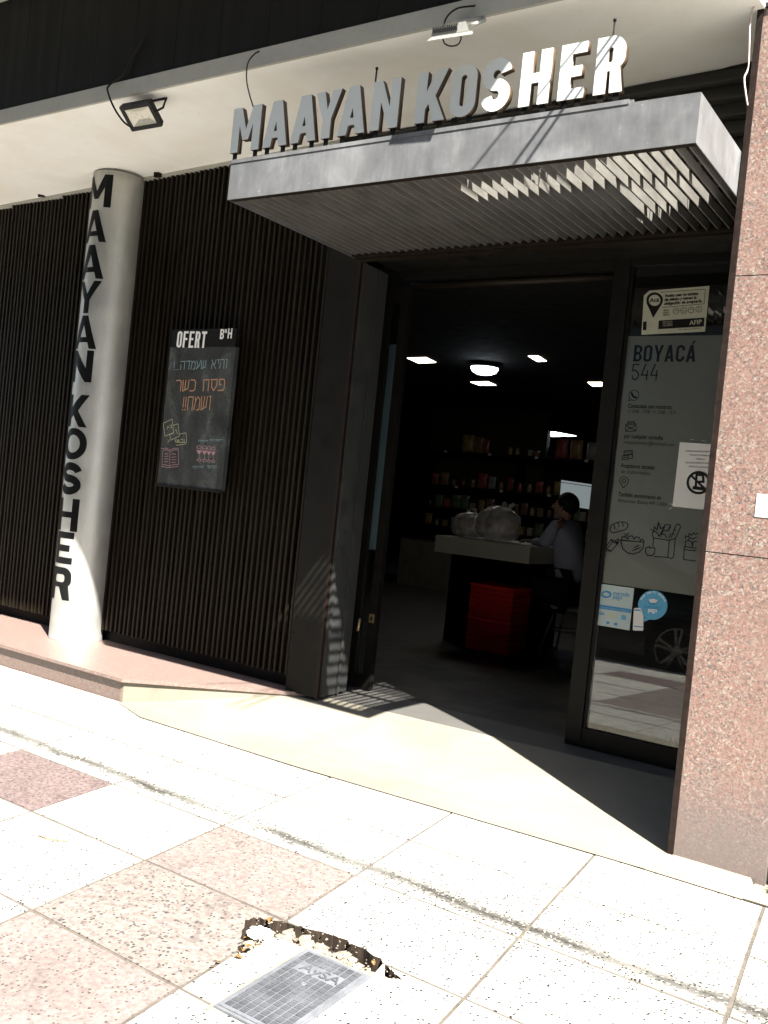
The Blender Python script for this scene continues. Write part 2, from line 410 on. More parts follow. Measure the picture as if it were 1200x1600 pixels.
def baked(o):
    """mesh of an object with its modifiers or curve fill applied; removes the object"""
    dg = bpy.context.evaluated_depsgraph_get(); dg.update()
    me = bpy.data.meshes.new_from_object(o.evaluated_get(dg), depsgraph=dg)
    bpy.data.objects.remove(o); return me
def fill(contours, ext=0.0, bev=0.0):
    """filled 2-D outline with holes -> mesh in XY, thickness 2*ext"""
    cu = bpy.data.curves.new('outline', 'CURVE'); cu.dimensions = '2D'; cu.fill_mode = 'BOTH'; cu.extrude = ext; cu.bevel_depth = bev
    for c in contours:
        sp = cu.splines.new('POLY'); sp.points.add(len(c) - 1)
        for p, q in zip(sp.points, c): p.co = (q[0], q[1], 0, 1)
        sp.use_cyclic_u = True
    o = bpy.data.objects.new('outline', cu); col.objects.link(o)
    me = baked(o); me.materials.clear(); return me
def arc(cx, cy, r, a0, a1, n=10, ry=None):
    return [(cx + r * math.cos(R(a0 + (a1 - a0) * i / n)), cy + (ry or r) * math.sin(R(a0 + (a1 - a0) * i / n))) for i in range(n + 1)]
def rrect(x0, y0, x1, y1, r):
    return arc(x1 - r, y1 - r, r, 0, 90) + arc(x0 + r, y1 - r, r, 90, 180) + arc(x0 + r, y0 + r, r, 180, 270) + arc(x1 - r, y0 + r, r, 270, 360)
def ribbon(path, t):
    P = [Vector(p) for p in path]; A, B = [], []
    for i, p in enumerate(P):
        d0 = (P[i] - P[i - 1]).normalized() if i else (P[1] - P[0]).normalized()
        d1 = (P[i + 1] - P[i]).normalized() if i < len(P) - 1 else d0
        n0 = Vector((-d0.y, d0.x)); n1 = Vector((-d1.y, d1.x)); n = (n0 + n1).normalized()
        k = t / 2 / max(.5, n.dot(n0)); A.append(tuple(p + n * k)); B.append(tuple(p - n * k))
    return A + B[::-1]
def glyph(c, w, t):
    h = w / 2
    if c == 'M':
        return [[(0, 0), (0, 1), (t * 1.15, 1), (h, .50), (w - t * 1.15, 1), (w, 1), (w, 0), (w - t, 0), (w - t, .60), (h + t * .38, .26), (h - t * .38, .26), (t, .60), (t, 0)]]
    if c == 'A':
        a = h - .58 * t; q = t * 1.02; y1, y2 = .19, .34; ya = min(.86, (h - q) / a)
        return [[(0, 0), (a, 1), (w - a, 1), (w, 0), (w - q, 0), (w - q - a * y1, y1), (q + a * y1, y1), (q, 0)],
                [(q + a * y2, y2), (w - q - a * y2, y2), (h + .001, ya), (h - .001, ya)]]
    if c == 'Y': return [[(0, 1), (t * 1.08, 1), (h, .60), (w - t * 1.08, 1), (w, 1), (h + t / 2, .40), (h + t / 2, 0), (h - t / 2, 0), (h - t / 2, .40)]]
    if c == 'N': return [[(0, 0), (0, 1), (t, 1), (w - t, .44), (w - t, 1), (w, 1), (w, 0), (w - t, 0), (t, .56), (t, 0)]]
    if c == 'K': return [[(0, 0), (0, 1), (t, 1), (t, .60), (w - t * 1.2, 1), (w, 1), (h + t * .42, .50), (w, 0), (w - t * 1.2, 0), (t + (h - t) * .55, .36), (t, .26), (t, 0)]]
    if c == 'H': return [[(0, 0), (0, 1), (t, 1), (t, .59), (w - t, .59), (w - t, 1), (w, 1), (w, 0), (w - t, 0), (w - t, .41), (t, .41), (t, 0)]]
    if c in 'EF':
        b = [(0, 0), (0, 1), (w, 1), (w, 1 - t * .85), (t, 1 - t * .85), (t, .59), (w * .86, .59), (w * .86, .59 - t * .85), (t, .59 - t * .85)]
        return [b + ([(t, t * .85), (w, t * .85), (w, 0)] if c == 'E' else [(t, 0)])]
    if c == 'T': return [[(0, 1), (w, 1), (w, 1 - t), (h + t / 2, 1 - t), (h + t / 2, 0), (h - t / 2, 0), (h - t / 2, 1 - t), (0, 1 - t)]]
    if c == 'O':
        r = h * .92; return [rrect(0, 0, w, 1, r), rrect(t, t * .9, w - t, 1 - t * .9, max(.01, min(r - t * .8, h - t - .004)))]
    if c == 'B':
        return [[(0, 0), (0, 1)] + arc(w - .26, .74, .26, 90, -60, 8) + [(w - .10, .51)] + arc(w - .27, .27, .27, 60, -90, 8),
                rrect(t, .58, w - t, 1 - t * .9, min(.08, (w - 2 * t) * .45)), rrect(t, t * .9, w - t, .44, min(.08, (w - 2 * t) * .45))]
    if c == 'R':
        r = min(.27, h)
        return [[(0, 0), (0, 1)] + arc(w - r, 1 - r, r, 90, 0, 7) + [(w, .62)] + arc(w - r * .7, .60, r * .7, 0, -55, 4) + [(w, 0), (w - t * 1.05, 0), (h + t * .05, .39), (t, .39), (t, 0)],
                rrect(t, .54, w - t, 1 - t * .9, min(.09, (w - 2 * t) * .45))]
    if c == 'C':
        r = (w - t) / 2; m = w - t / 2
        return [ribbon([(m, .68)] + arc(h, 1 - t / 2 - r, r, 0, 180, 10) + arc(h, t / 2 + r, r, 180, 360, 10) + [(m, .32)], t)]
    if c == 'S':
        r = (w - t) / 2; ry = (1 - t) / 4
        return [ribbon(arc(h, 1 - t / 2 - ry, r, 8, 262, 18, ry) + arc(h, t / 2 + ry, r, 82, -172, 18, ry), t)]
    if c == '5':
        r = (w - t) / 2; m = w - t / 2
        return [ribbon([(m, 1 - t / 2), (t / 2, 1 - t / 2), (t / 2, .58), (h * .8, .62)] + arc(h, t / 2 + r + .06, r, 60, -180, 12, r + .06) + [(t / 2, .28)], t)]
    if c == '4':
        return [[(w * .42, 1), (w * .42 + t * 1.2, 1), (t * 1.1, .36), (w - t * 1.7, .36), (w - t * 1.7, .62), (w - t * .7, .62), (w - t * .7, .36), (w, .36), (w, .36 - t), (w - t * .7, .36 - t), (w - t * .7, 0), (w - t * 1.7, 0), (w - t * 1.7, .36 - t), (0, .36 - t), (0, .36)]]
    return []
def join_mesh(meshes):
    bm = bmesh.new()
    for me, M in meshes:
        k = len(bm.verts); bm.from_mesh(me); bm.verts.ensure_lookup_table()
        for v in bm.verts[k:]: v.co = M @ v.co
    return bm
def glyph_line(text, h, ws, t, gap, ext=.0004, space=.45):
    """one row of glyphs as a bmesh, baseline at 0, starting at x = 0"""
    x = 0; items = []
    for ch in text:
        if ch == ' ': x += space * h; continue
        base = 'A' if ch == 'Á' else ch
        wd = ws.get(base, ws['*'])
        cs = glyph(base, wd, t)
        items.append((fill([[(a * h, b * h) for a, b in c] for c in cs], ext), Matrix.Translation((x, 0, 0))))
        if ch == 'Á':
            c = [(wd * .45, 1.07), (wd * .62, 1.24), (wd * .88, 1.24), (wd * .62, 1.07)]
            items.append((fill([[(a * h, b * h) for a, b in c]], ext), Matrix.Translation((x, 0, 0))))
        x += (wd + gap) * h
    bm = join_mesh(items)
    for me, _ in items: bpy.data.meshes.remove(me)
    return bm, x
FACE = Matrix(((1, 0, 0, 0), (0, 0, -1, 0), (0, 1, 0, 0), (0, 0, 0, 1)))   # XY drawing -> wall facing the street
def onwall(x, y, z, rot=0.0): return Matrix.Translation((x, y, z)) @ FACE @ Matrix.Rotation(rot, 4, 'Z')
def bm_obj(bm, name, mat, parent=None, M=None):
    if M is not None: bm.transform(M)
    me = bpy.data.meshes.new(name); bm.to_mesh(me); bm.free()
    return link(name, me, mat, parent)
def text_bm(s, h, xs=.8, off=0.0, ext=.0003, align='LEFT', sp=1.0):
    cu = bpy.data.curves.new('txt', 'FONT'); cu.body = s; cu.size = h / .73; cu.offset = off; cu.extrude = ext
    cu.align_x = align; cu.space_character = sp; cu.resolution_u = 3
    o = bpy.data.objects.new('txt', cu); col.objects.link(o); me = baked(o); me.materials.clear()
    bm = bmesh.new(); bm.from_mesh(me); bpy.data.meshes.remove(me)
    bm.transform(Matrix.Diagonal((xs, 1, 1, 1))); return bm
def strokes_bm(strokes, wd, z0=0.0, step=.00006, jit=0.0, th=.0002):
    """flat pen strokes; each lies a hair above the last so that no two share a plane"""
    bm = bmesh.new(); k = 0
    for s in strokes:
        closed = len(s) > 2 and s[0] == s[-1]
        for a, b in zip(s, s[1:]):
            a, b = Vector(a), Vector(b)
            if jit: a = a + Vector((rnd.uniform(-jit, jit), rnd.uniform(-jit, jit)))
            d = b - a
            if d.length < 1e-6: continue
            d.normalize(); n = Vector((-d.y, d.x)) * wd / 2; a2 = a - d * wd * .4; b2 = b + d * wd * .4
            z = z0 + step * (k % 40); k += 1
            bm.faces.new([bm.verts.new((p.x, p.y, z)) for p in (a2 - n, b2 - n, b2 + n, a2 + n)])
    return bm
def shift(strokes, dx, dy, sx=1.0, sy=None):
    sy = sx if sy is None else sy
    return [[(dx + x * sx, dy + y * sy) for x, y in s] for s in strokes]
def circle(cx, cy, r, n=20, ry=None): return arc(cx, cy, r, 0, 360, n, ry)
def copy_tree(o, parent=None):
    c = o.copy(); col.objects.link(c)
    if parent is not None: c.parent = parent
    for ch in list(o.children): copy_tree(ch, c)
    return c

# ================================================================ ground
cap = MB()
cap.box(-60, -60, -.40, 60, 3.3, -.205)
road = cap.build('road', MT['asphalt']); tag(road, 'dark asphalt street beyond the kerb', 'road', kind='structure')
gm = MB(); gm.box(-60, 3.301, -.40, 60, 60, -.21)
tag(gm.build('ground', MT['mortar']), 'bare ground under the buildings', 'ground', kind='structure')
kb = MB()
x = -20.0
while x < 12:
    kb.box(x, .30, -.35, x + .99, .448, gz(.45) - .002); x += 1.0
kb.bevel(.012, 2)
tag(kb.build('kerb', MT['kerb']), 'grey stone kerb along the street edge of the sidewalk', 'kerb', kind='structure')

rows = [3.42, 3.01, 2.61, 2.20, 1.74, 1.30, .88, .455]
colx = [-1.19, -1.152, -1.112, -1.07, -1.03, -.99, -.95, -.91]
pinks = {(2, -4): 3, (2, -2): 1, (3, -2): 2, (4, -2): 1, (1, -8): 1, (2, -7): 3, (4, -4): 1, (5, -3): 3, (5, -2): 1, (5, 2): 1, (6, -2): 3, (3, 3): 1, (6, -5): 1, (5, -7): 1, (6, 1): 1, (4, 4): 3}
# hole where the paving broke up beside the meter cover
hole_px = [(383, 1437), (402, 1434), (430, 1437), (452, 1442), (478, 1450), (505, 1456), (535, 1466), (565, 1480), (592, 1497), (612, 1515), (629, 1531), (608, 1529), (590, 1531), (577, 1524), (545, 1508), (512, 1494), (482, 1480), (462, 1478), (440, 1466), (425, 1464), (405, 1478), (385, 1490), (370, 1489), (378, 1466)]
hole = [at_g(*p) for p in hole_px]
tb = bmesh.new(); tl = tb.faces.layers.float.new('tintf')
tvl = []
def slab(bm, j, i, mi, tint):
    g = .0050 + rnd.random() * .0020
    y1, y0 = rows[j], rows[j + 1]
    if j == 0 and i <= -5: y1 = 3.498
    xa1, xb1 = colx[j] + .6 * i, colx[j] + .6 * (i + 1); xa0, xb0 = colx[j + 1] + .6 * i, colx[j + 1] + .6 * (i + 1)
    dz = rnd.uniform(-.0009, .0009); tx = rnd.uniform(-.0008, .0008)
    P = [(xa0 + g, y0 + g), (xb0 - g, y0 + g), (xb1 - g, y1 - g), (xa1 + g, y1 - g)]
    top = [bm.verts.new((x, y, gz(y) + dz + tx * k)) for (x, y), k in zip(P, (-1, 1, 1, -1))]
    bot = [bm.verts.new((x, y, gz(y) - .04)) for x, y in P]
    fs = [bm.faces.new(top), bm.faces.new(bot[::-1])]
    for a in range(4): fs.append(bm.faces.new((bot[a], bot[(a + 1) % 4], top[(a + 1) % 4], top[a])))
    for f in fs: f.material_index = mi; f[bm.faces.layers.float['tintf']] = tint
    return fs
mats_s = [MT['slab_white'], MT['slab_pink'], MT['slab_pebble'], MT['slab_red'], MT['mortar'], MT['cream'], MT['soil']]
hb = bmesh.new(); hb.faces.layers.float.new('tintf')
for j in range(7):
    for i in range(-20, 18):
        mi = pinks.get((j, i), 0)
        if mi == 0 and i > 5 or i < -9:
            mi = rnd.choice((0, 0, 0, 1))
        tint = rnd.choice((0, 0, .06, .12, .2)) * rnd.random()
        slab(hb if (j, i) in ((3, -1), (3, -2), (2, -2), (2, -1)) else tb, j, i, mi, tint)
def bevel_slabs(bm):
    es = [e for e in bm.edges if len(e.link_faces) == 2 and e.calc_face_angle(0) > R(40) and min(v.co.z - gz(v.co.y) for v in e.verts) > -.02]
    bmesh.ops.bevel(bm, geom=es, offset=.0022, segments=2, affect='EDGES', profile=.6)
bevel_slabs(tb); bevel_slabs(hb)
# mortar bed under the slabs, with the same hole
for bm_, xs in ((tb, [(-14, -2.4), (-.3, 11)]), (hb, [(-2.4, -.3)])):
    for x0, x1 in xs:
        vs = [bm_.verts.new((x, y, z)) for x in (x0, x1) for (y, z) in ((.45, gz(.45) - .0028), (3.60, gz(3.6) - .0028), (3.60, -.06), (.45, -.10))]
        for f in ((0, 1, 2, 3), (4, 7, 6, 5), (0, 4, 5, 1), (1, 5, 6, 2), (2, 6, 7, 3), (3, 7, 4, 0)):
            fc = bm_.faces.new([vs[k] for k in f]); fc.material_index = 4
bmesh.ops.recalc_face_normals(hb, faces=hb.faces)
hme = bpy.data.meshes.new('h'); hb.to_mesh(hme); hb.free()
for m in mats_s: hme.materials.append(m)
cut = None
for attempt, jit in enumerate((.007, .007, .006, .006, .005, .004, .003, .001)):      # ragged edge; retried until the cut is clean
    r3 = random.Random(11 + attempt); pts = []
    for k, p in enumerate(hole):
        q = hole[(k + 1) % len(hole)]
        for s in range(5):
            r_ = p.lerp(q, s / 5); pts.append(Vector((r_.x + r3.uniform(-jit, jit), r_.y + r3.uniform(-jit, jit) * .8, -.35)))
    ho = bpy.data.objects.new('h', hme.copy()); col.objects.link(ho)
    cb = MB(); cb.prism(pts, (0, 0, .5), 6); bmesh.ops.recalc_face_normals(cb.bm, faces=cb.bm.faces)  # cut sides take the soil colour to paint in the undercut's shade
    cme = bpy.data.meshes.new('c'); cb.bm.to_mesh(cme); cb.bm.free(); [cme.materials.append(m) for m in mats_s]
    co = bpy.data.objects.new('c', cme); col.objects.link(co)
    md = ho.modifiers.new('cut', 'BOOLEAN'); md.object = co; md.operation = 'DIFFERENCE'; md.solver = 'EXACT'; md.use_self = True
    cut = baked(ho); bpy.data.objects.remove(co)
    if sum(1 for f in cut.polygons if f.material_index == 6) > 40: break
k = len(tb.faces); tb.from_mesh(cut)
me = bpy.data.meshes.new('sidewalk'); 
tb.to_mesh(me)
lay = tb.faces.layers.float.get('tintf'); vals = [f[lay] for f in tb.faces]; tb.free()
at = me.attributes.new('tint', 'FLOAT', 'FACE'); at.data.foreach_set('value', vals)
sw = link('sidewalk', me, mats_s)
tag(sw, 'sidewalk of white speckled terrazzo slabs with a few pink ones', 'sidewalk', kind='structure')

# cavity floor with rubble
cx = sum(p.x for p in hole) / len(hole); cy = sum(p.y for p in hole) / len(hole)
rb = bmesh.new()
bmesh.ops.create_grid(rb, x_segments=60, y_segments=60, size=.5)
from mathutils import noise as mn
for v in rb.verts:
    v.co = Vector((cx + v.co.x * 1.0, cy + v.co.y * .9, 0)); n = mn.fractal(v.co * 22, 1.0, 2.0, 4)
    v.co.z = gz(v.co.y) - .048 + .012 * n
tag(bm_obj(rb, 'soil_bed', MT['soil']), 'dark soil exposed in the hole of the sidewalk', 'soil', kind='stuff')
def stone(bm, c, r, mi=0):
    q = bmesh.ops.create_icosphere(bm, subdivisions=1, radius=r)
    off = Vector((rnd.random() * 50, rnd.random() * 50, 0)); sx, sy, sz = rnd.uniform(.7, 1.4), rnd.uniform(.6, 1.1), rnd.uniform(.4, .8)
    Mr = Matrix.Rotation(rnd.random() * 6, 3, 'Z')
    for v in q['verts']:
        k = 1 + .9 * mn.noise(v.co * (1.9 / r) + off)
        d = v.co * k; v.co = Mr @ Vector((d.x * sx, d.y * sy, d.z * sz)) + c
rb = bmesh.new()
inner = [at_g(*p) for p in ((395, 1462), (415, 1452), (455, 1458), (480, 1466), (500, 1474), (520, 1484), (545, 1492), (570, 1505), (590, 1518))]
for k in range(260):
    t = rnd.random() * (len(inner) - 1); a = inner[int(t)].lerp(inner[int(t) + 1], t % 1)
    c = a + Vector((rnd.uniform(-.03, .03), rnd.uniform(-.035, .022), 0)); r_ = rnd.choice((.003, .004, .005, .007, .010, .014, .019))
    stone(rb, Vector((c.x, c.y, gz(c.y) - .036 + r_ * .35 + rnd.uniform(0, .016))), r_)
for k in range(220):
    p_ = hole[rnd.randrange(len(hole))]; c = p_ + Vector((rnd.gauss(0, .05), rnd.gauss(0, .035), 0)); r_ = rnd.uniform(.0012, .0035)
    stone(rb, Vector((c.x, c.y, gz(c.y) + r_ * .2)), r_)
tag(bm_obj(rb, 'rubble', MT['rubble']), 'crumbled pale mortar lumps filling the broken paving', 'rubble', kind='stuff')
lv = None
leafspots = [((423, 1440), .016), ((390, 1476), .014), ((378, 1488), .016), ((398, 1487), .012), ((584, 1500), .010), ((372, 1498), .012), ((386, 1462), .012), ((406, 1480), .013), ((341, 1507), .010), ((332, 1513), .008)]
names_l = ['curled orange leaf above the crumpled paper', 'ochre leaf just below the crumpled paper', 'pale dry leaf at the left end of the hole', 'small dry leaf right of the pale leaf in the hole', 'orange leaf by the bent grey strip',
           'yellow leaf scrap on the pebbled slab edge', 'thin leaf left of the crumpled paper', 'brown leaf under the crumpled paper', 'orange leaf scrap left of the meter cover', 'smallest leaf scrap on the pink slab edge']
for (p, s), nm in zip(leafspots, names_l):
    b = bmesh.new()
    n = 9; prev = None
    for k in range(n + 1):
        t = k / n; wv = math.sin(math.pi * t) ** .8 * s * .55; zz = .6 * s * math.sin(t * 3) * .5
        r0 = [b.verts.new(((t - .5) * 2 * s, -wv, zz + .3 * wv)), b.verts.new(((t - .5) * 2 * s, 0, zz)), b.verts.new(((t - .5) * 2 * s, wv, zz + .4 * wv))]
        if prev:
            for q in (0, 1): b.faces.new((prev[q], r0[q], r0[q + 1], prev[q + 1]))
        prev = r0
    bmesh.ops.solidify(b, geom=b.faces[:], thickness=.0006)
    o = bm_obj(b, 'dry_leaf', MT['leaf']); c = at_g(*p)
    o.location = (c.x, c.y, gz(c.y) + .004 if p[0] < 380 or nm.startswith('curled') else gz(c.y) - .008); o.rotation_euler = (rnd.uniform(-.4, .4), rnd.uniform(-.4, .4), rnd.random() * 6)
    tag(o, nm, 'leaf', 'dry leaves around the hole in the sidewalk')
# crumpled paper
b = bmesh.new(); q = bmesh.ops.create_icosphere(b, subdivisions=4, radius=1)
for v in b.verts:
    k = 1 + .35 * mn.noise(v.co * 2.1) + .16 * mn.noise(v.co * 5.3 + Vector((9, 2, 1)))
    v.co = Vector((v.co.x * .036 * k, v.co.y * .030 * k, v.co.z * .013 * k))
o = bm_obj(b, 'crumpled_paper', simple('tissue_paper', (.82, .82, .80), .9, 0, .03)); c = at_g(406, 1456); o.location = (c.x, c.y, gz(c.y) - .004)
tag(o, 'white crumpled paper ball lying in the hole of the paving', 'paper')
b = MB()
c = at_g(588, 1526)
b.prism([(c.x - .018, c.y, gz(c.y) - .01), (c.x + .022, c.y + .004, gz(c.y) - .012), (c.x + .004, c.y + .028, gz(c.y) + .022), (c.x - .002, c.y + .026, gz(c.y) + .022)], (0, .003, .001))
tag(b.build('bent_strip', MT['greytwig']), 'bent grey metal strip sticking up beside the meter cover', 'metal scrap')
# twig on the white slab
c = at_g(78, 1312); b = MB(); b.tube([(c.x - .05, c.y - .01, gz(c.y) + .003), (c.x, c.y - .005, gz(c.y) + .004), (c.x + .06, c.y + .03, gz(c.y) + .003)], .0015, 5)
tag(b.build('twig', MT['leaf']), 'thin curved twig on the white slab at the left', 'twig')

# meter cover
mc = thing('meter_cover', 'grey cast meter cover with raised squares set in the sidewalk', 'utility cover', (-1.405, 1.925, gz(1.925) + .001))
mc.rotation_euler = (math.atan(GS), 0, R(1.5))
W_, H_ = .215, .375
b = MB(); b.box(-W_ / 2, -H_ / 2, -.03, W_ / 2, H_ / 2, .004); b.bevel(.002, 2); b.build('frame', MT['iron'], mc)
b = MB(); b.box(-W_ / 2 + .008, -H_ / 2 + .008, .0041, W_ / 2 - .008, H_ / 2 - .008, .0075); b.bevel(.001, 1); lid = b.build('lid', MT['iron'], mc)
b = MB(); nx, ny = 8, 14; cw = (W_ - .034) / nx; chh = (H_ - .034) / ny
for ix in range(nx):
    for iy in range(ny):
        if iy in (10, 11) and 0 < ix < 7: continue
        x0 = -W_ / 2 + .017 + ix * cw; y0 = -H_ / 2 + .017 + iy * chh
        b.box(x0 + .002, y0 + .002, .0076, x0 + cw - .002, y0 + chh - .002, .0092)
b.build('raised_square', MT['iron_cell'], lid)
t_ = text_bm('AySA', .036, 1.12, 0, .0012); t_.transform(Matrix.Translation((-.055, -H_ / 2 + .017 + 10.35 * chh, .0088))); bm_obj(t_, 'lettering', MT['iron_cell'], lid)
b = MB(); b.lathe([(.008, .0076), (.008, .0094), (.004, .0094), (.004, .0085)], (0, .03, 0), n=16); b.build('lifting_hole', MT['iron'], lid)
b = MB(); b.box(-W_ / 2 - .012, -H_ / 2 - .02, -.03, -W_ / 2 - .001, H_ / 2 + .004, .0015); b.box(-W_ / 2 - .012, H_ / 2 + .001, -.03, W_ / 2 - .03, H_ / 2 + .009, .0012); b.bevel(.001); b.build('mortar_collar', MT['rubble'], mc)

# ramp of cream concrete up to the door
A_, B_, C_, D_ = Vector((-3.90, 3.50, .001)), Vector((-.60, 3.421, .001)), Vector((-3.135, 4.17, .120)), Vector((-.974, 4.30, .120))
b = bmesh.new(); nu, nv = 40, 14; g = []
for iv in range(nv + 1):
    t = iv / nv; tz = t * t * (3 - 2 * t) * .35 + t * .65
    rowv = []
    for iu in range(nu + 1):
        s = iu / nu; p0 = A_.lerp(B_, s); p1 = C_.lerp(D_, s); p = p0.lerp(p1, t); p.z = .001 + (.119) * tz
        if s > .87: p.z = max(.001, p.z * (1 - (s - .87) / .13 * .0))
        p.z += .0015 * mn.noise(p * 5) * (0 < iv < nv)
        rowv.append(b.verts.new(p))
    g.append(rowv)
for iv in range(nv):
    for iu in range(nu): b.faces.new((g[iv][iu], g[iv][iu + 1], g[iv + 1][iu + 1], g[iv + 1][iu])).smooth = True
tag(bm_obj(b, 'ramp', MT['cream']), 'smooth cream concrete ramp rising to the doorway', 'ramp', kind='structure')
b = MB()
b.quad([(-3.905, 3.50, .0015), (-3.62, 3.421, .0010), (1.5, 3.421, .0010), (1.5, 3.50, .0015)])
b.quad([(-.66, 3.421, .0045), (1.5, 3.421, .0045), (1.5, 3.66, .0045), (-.66, 3.66, .0045)])
b.quad([(-3.86, 3.50, .0042), (-3.90, 3.47, .0042), (-3.60, 3.36, .0042), (-2.6, 3.35, .0042), (-1.0, 3.415, .0042), (-1.0, 3.50, .0042)])
tag(b.build('ramp_foot', MT['cream'], fix=False), 'feathered cream mortar where the ramp meets the sidewalk', 'ramp', kind='structure')
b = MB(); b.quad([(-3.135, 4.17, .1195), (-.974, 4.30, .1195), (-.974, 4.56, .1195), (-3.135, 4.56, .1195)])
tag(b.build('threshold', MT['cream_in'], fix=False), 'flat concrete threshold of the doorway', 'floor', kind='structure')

# granite step under the column
ps = thing('granite_step', 'polished pink granite step running under the column', 'step', (-3.9, 3.5, 0))
P0 = [(-12, 3.50), (-3.905, 3.50), (-3.11, 4.16), (-3.11, 4.40), (-12, 4.40)]
off = Vector((-3.9, 3.5, 0))
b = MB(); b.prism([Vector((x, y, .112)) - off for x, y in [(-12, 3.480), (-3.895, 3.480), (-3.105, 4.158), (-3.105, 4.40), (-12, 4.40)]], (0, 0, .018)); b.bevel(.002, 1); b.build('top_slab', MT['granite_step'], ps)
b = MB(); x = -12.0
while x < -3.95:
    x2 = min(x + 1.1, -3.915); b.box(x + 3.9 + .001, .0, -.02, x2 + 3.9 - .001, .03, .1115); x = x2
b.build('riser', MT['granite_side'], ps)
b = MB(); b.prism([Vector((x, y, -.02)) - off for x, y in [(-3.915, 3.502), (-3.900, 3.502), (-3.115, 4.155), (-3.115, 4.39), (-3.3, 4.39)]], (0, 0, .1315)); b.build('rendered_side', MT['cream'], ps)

# ================================================================ building shell
bd = thing('shop_building', 'grey building with white slab edge and dark cladding above the shop', 'building', (-4, 4.6, 0))
o0 = Vector((-4, 4.6, 0))
def bx(m, x0, y0, z0, x1, y1, z1): return m.box(x0 + 4, y0 - 4.6, z0, x1 + 4, y1 - 4.6, z1)
# white soffit: twists slightly towards the back, as the photographed one does
b = bmesh.new(); n = 30; xs = [-12 + 11.05 * k / n for k in range(n + 1)]
def zb(x): return 3.235 + .031 * (x + 1.15)
fr, bk = [], []
for x in xs:
    fr.append([b.verts.new(Vector((x, y, z)) - o0) for y, z in ((3.165, 3.118), (3.4, 3.118 + (zb(x) - 3.118) * .25), (3.75, 3.118 + (zb(x) - 3.118) * .62), (4.13, zb(x)), (4.13, 3.45), (3.165, 3.45))])
for a, c in zip(fr, fr[1:]):
    for k in range(6): b.faces.new((a[k], a[(k + 1) % 6], c[(k + 1) % 6], c[k]))
b.faces.new(fr[0][::-1]); b.faces.new(fr[-1]); bmesh.ops.recalc_face_normals(b, faces=b.faces)
bm_obj(b, 'soffit', MT['plaster'], bd)
b = MB(); bx(b, -12, 3.150, 3.117, -.95, 3.1645, 3.197); b.bevel(.002); b.build('slab_edge', MT['fascia'], bd)
b = MB(); x = -12.0
while x < -.95:
    x2 = min(x + .30, -.95); bx(b, x + .0015, 3.158 + .002 * (int(x * 10) % 3), 3.1975, x2 - .0015, 3.20, 3.83); x = x2
b.build('dark_cladding', MT['cladding'], bd)
b = MB(); bx(b, -12, 3.12, 3.83, -.95, 3.2, 3.95); b.build('light_band', MT['fascia'], bd)
b = MB(); bx(b, -12, 2.555, 3.951, -.95, 4.2, 4.12); b.build('balcony_slab', MT['plaster'], bd)
b = MB(); bx(b, -12, 2.57, 4.1205, -.95, 2.66, 5.0); bx(b, -12, 3.3, 4.1205, -.97, 3.5, 9.0); bx(b, -.968, 3.68, 3.19, 1.5, 3.9, 9.0); b.build('upper_wall', MT['far_wall'], bd)
b = MB(); bx(b, -12, 4.36, .131, -3.10, 4.42, 3.6); bx(b, -12, 4.14, 3.24, -.95, 4.42, 3.6); b.build('back_panel', MT['panel'], bd)
b = MB(); bx(b, -3.05, 4.135, 2.521, -.98, 4.60, 2.60); b.build('recess_ceiling', MT['dark'], bd)

# shop interior shell
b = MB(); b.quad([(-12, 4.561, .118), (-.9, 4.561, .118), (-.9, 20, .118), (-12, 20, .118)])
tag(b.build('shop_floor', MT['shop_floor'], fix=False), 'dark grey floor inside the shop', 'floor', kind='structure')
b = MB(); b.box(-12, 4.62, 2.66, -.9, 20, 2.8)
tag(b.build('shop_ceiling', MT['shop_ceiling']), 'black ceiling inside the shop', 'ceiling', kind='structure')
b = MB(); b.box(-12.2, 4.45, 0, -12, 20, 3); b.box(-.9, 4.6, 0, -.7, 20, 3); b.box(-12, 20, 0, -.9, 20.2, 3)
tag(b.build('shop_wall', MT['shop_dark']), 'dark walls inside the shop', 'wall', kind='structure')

# ---- granite pillar
gp = thing('granite_pillar', 'speckled pink granite pillar at the right of the doorway', 'pillar', (-.80, 3.6, 0))
def pz(u, v): return at_y(u, v, 3.6).z
j1, j2 = pz(1170, 430), pz(1145, 866)
segs = [(.0, j2 - .003), (j2 + .001, j1 - .003), (j1 + .001, 3.175)]
for z0, z1 in segs:
    b = MB(); b.box(-.155, 0, z0, .172, .03, z1); b.bevel(.0015); b.build('granite_panel', MT['granite'], gp)
b = MB(); b.box(-.150, .0302, 0, .168, .75, 3.17); b.build('core', MT['fascia'], gp)
b = MB(); b.box(-.178, -.004, 0.005, -.1565, .02, 3.175); b.bevel(.001); b.box(-.178, .0202, .005, -.158, .84, 3.17); b.build('metal_trim', MT['trim'], gp)
b = MB(); b.box(-.178, -.012, 3.1755, .172, .7, 3.23); b.build('top_cap', MT['black'], gp)
nb = thing('neighbour_wall', 'white rendered wall of the next building, right of the granite pillar', 'wall', (-.62, 3.64, 0))
b = MB(); b.box(0.0, 0, .10, 2.2, .3, 3.19); b.build('render', MT['neigh'], nb)
b = MB(); b.box(0.0, -.02, -.02, 2.2, .0, .099); b.build('skirting', MT['granite_side'], nb)
c = at_y(1190, 790, 3.598)
b = MB(); b.box(0, -.0008, -.042, .09, 0, .042); o = b.build('paper_label', MT['paper'], None, (c.x - .02, 3.5985, c.z)); 
pl = o; tag(o, 'small white paper label pasted on the granite pillar', 'label')
t_ = text_bm('J', .014, 1, 0, .0001); bm_obj(t_, 'print', MT['ink_soft'], pl, Matrix.Translation((.035, -.001, -.006)) @ FACE)

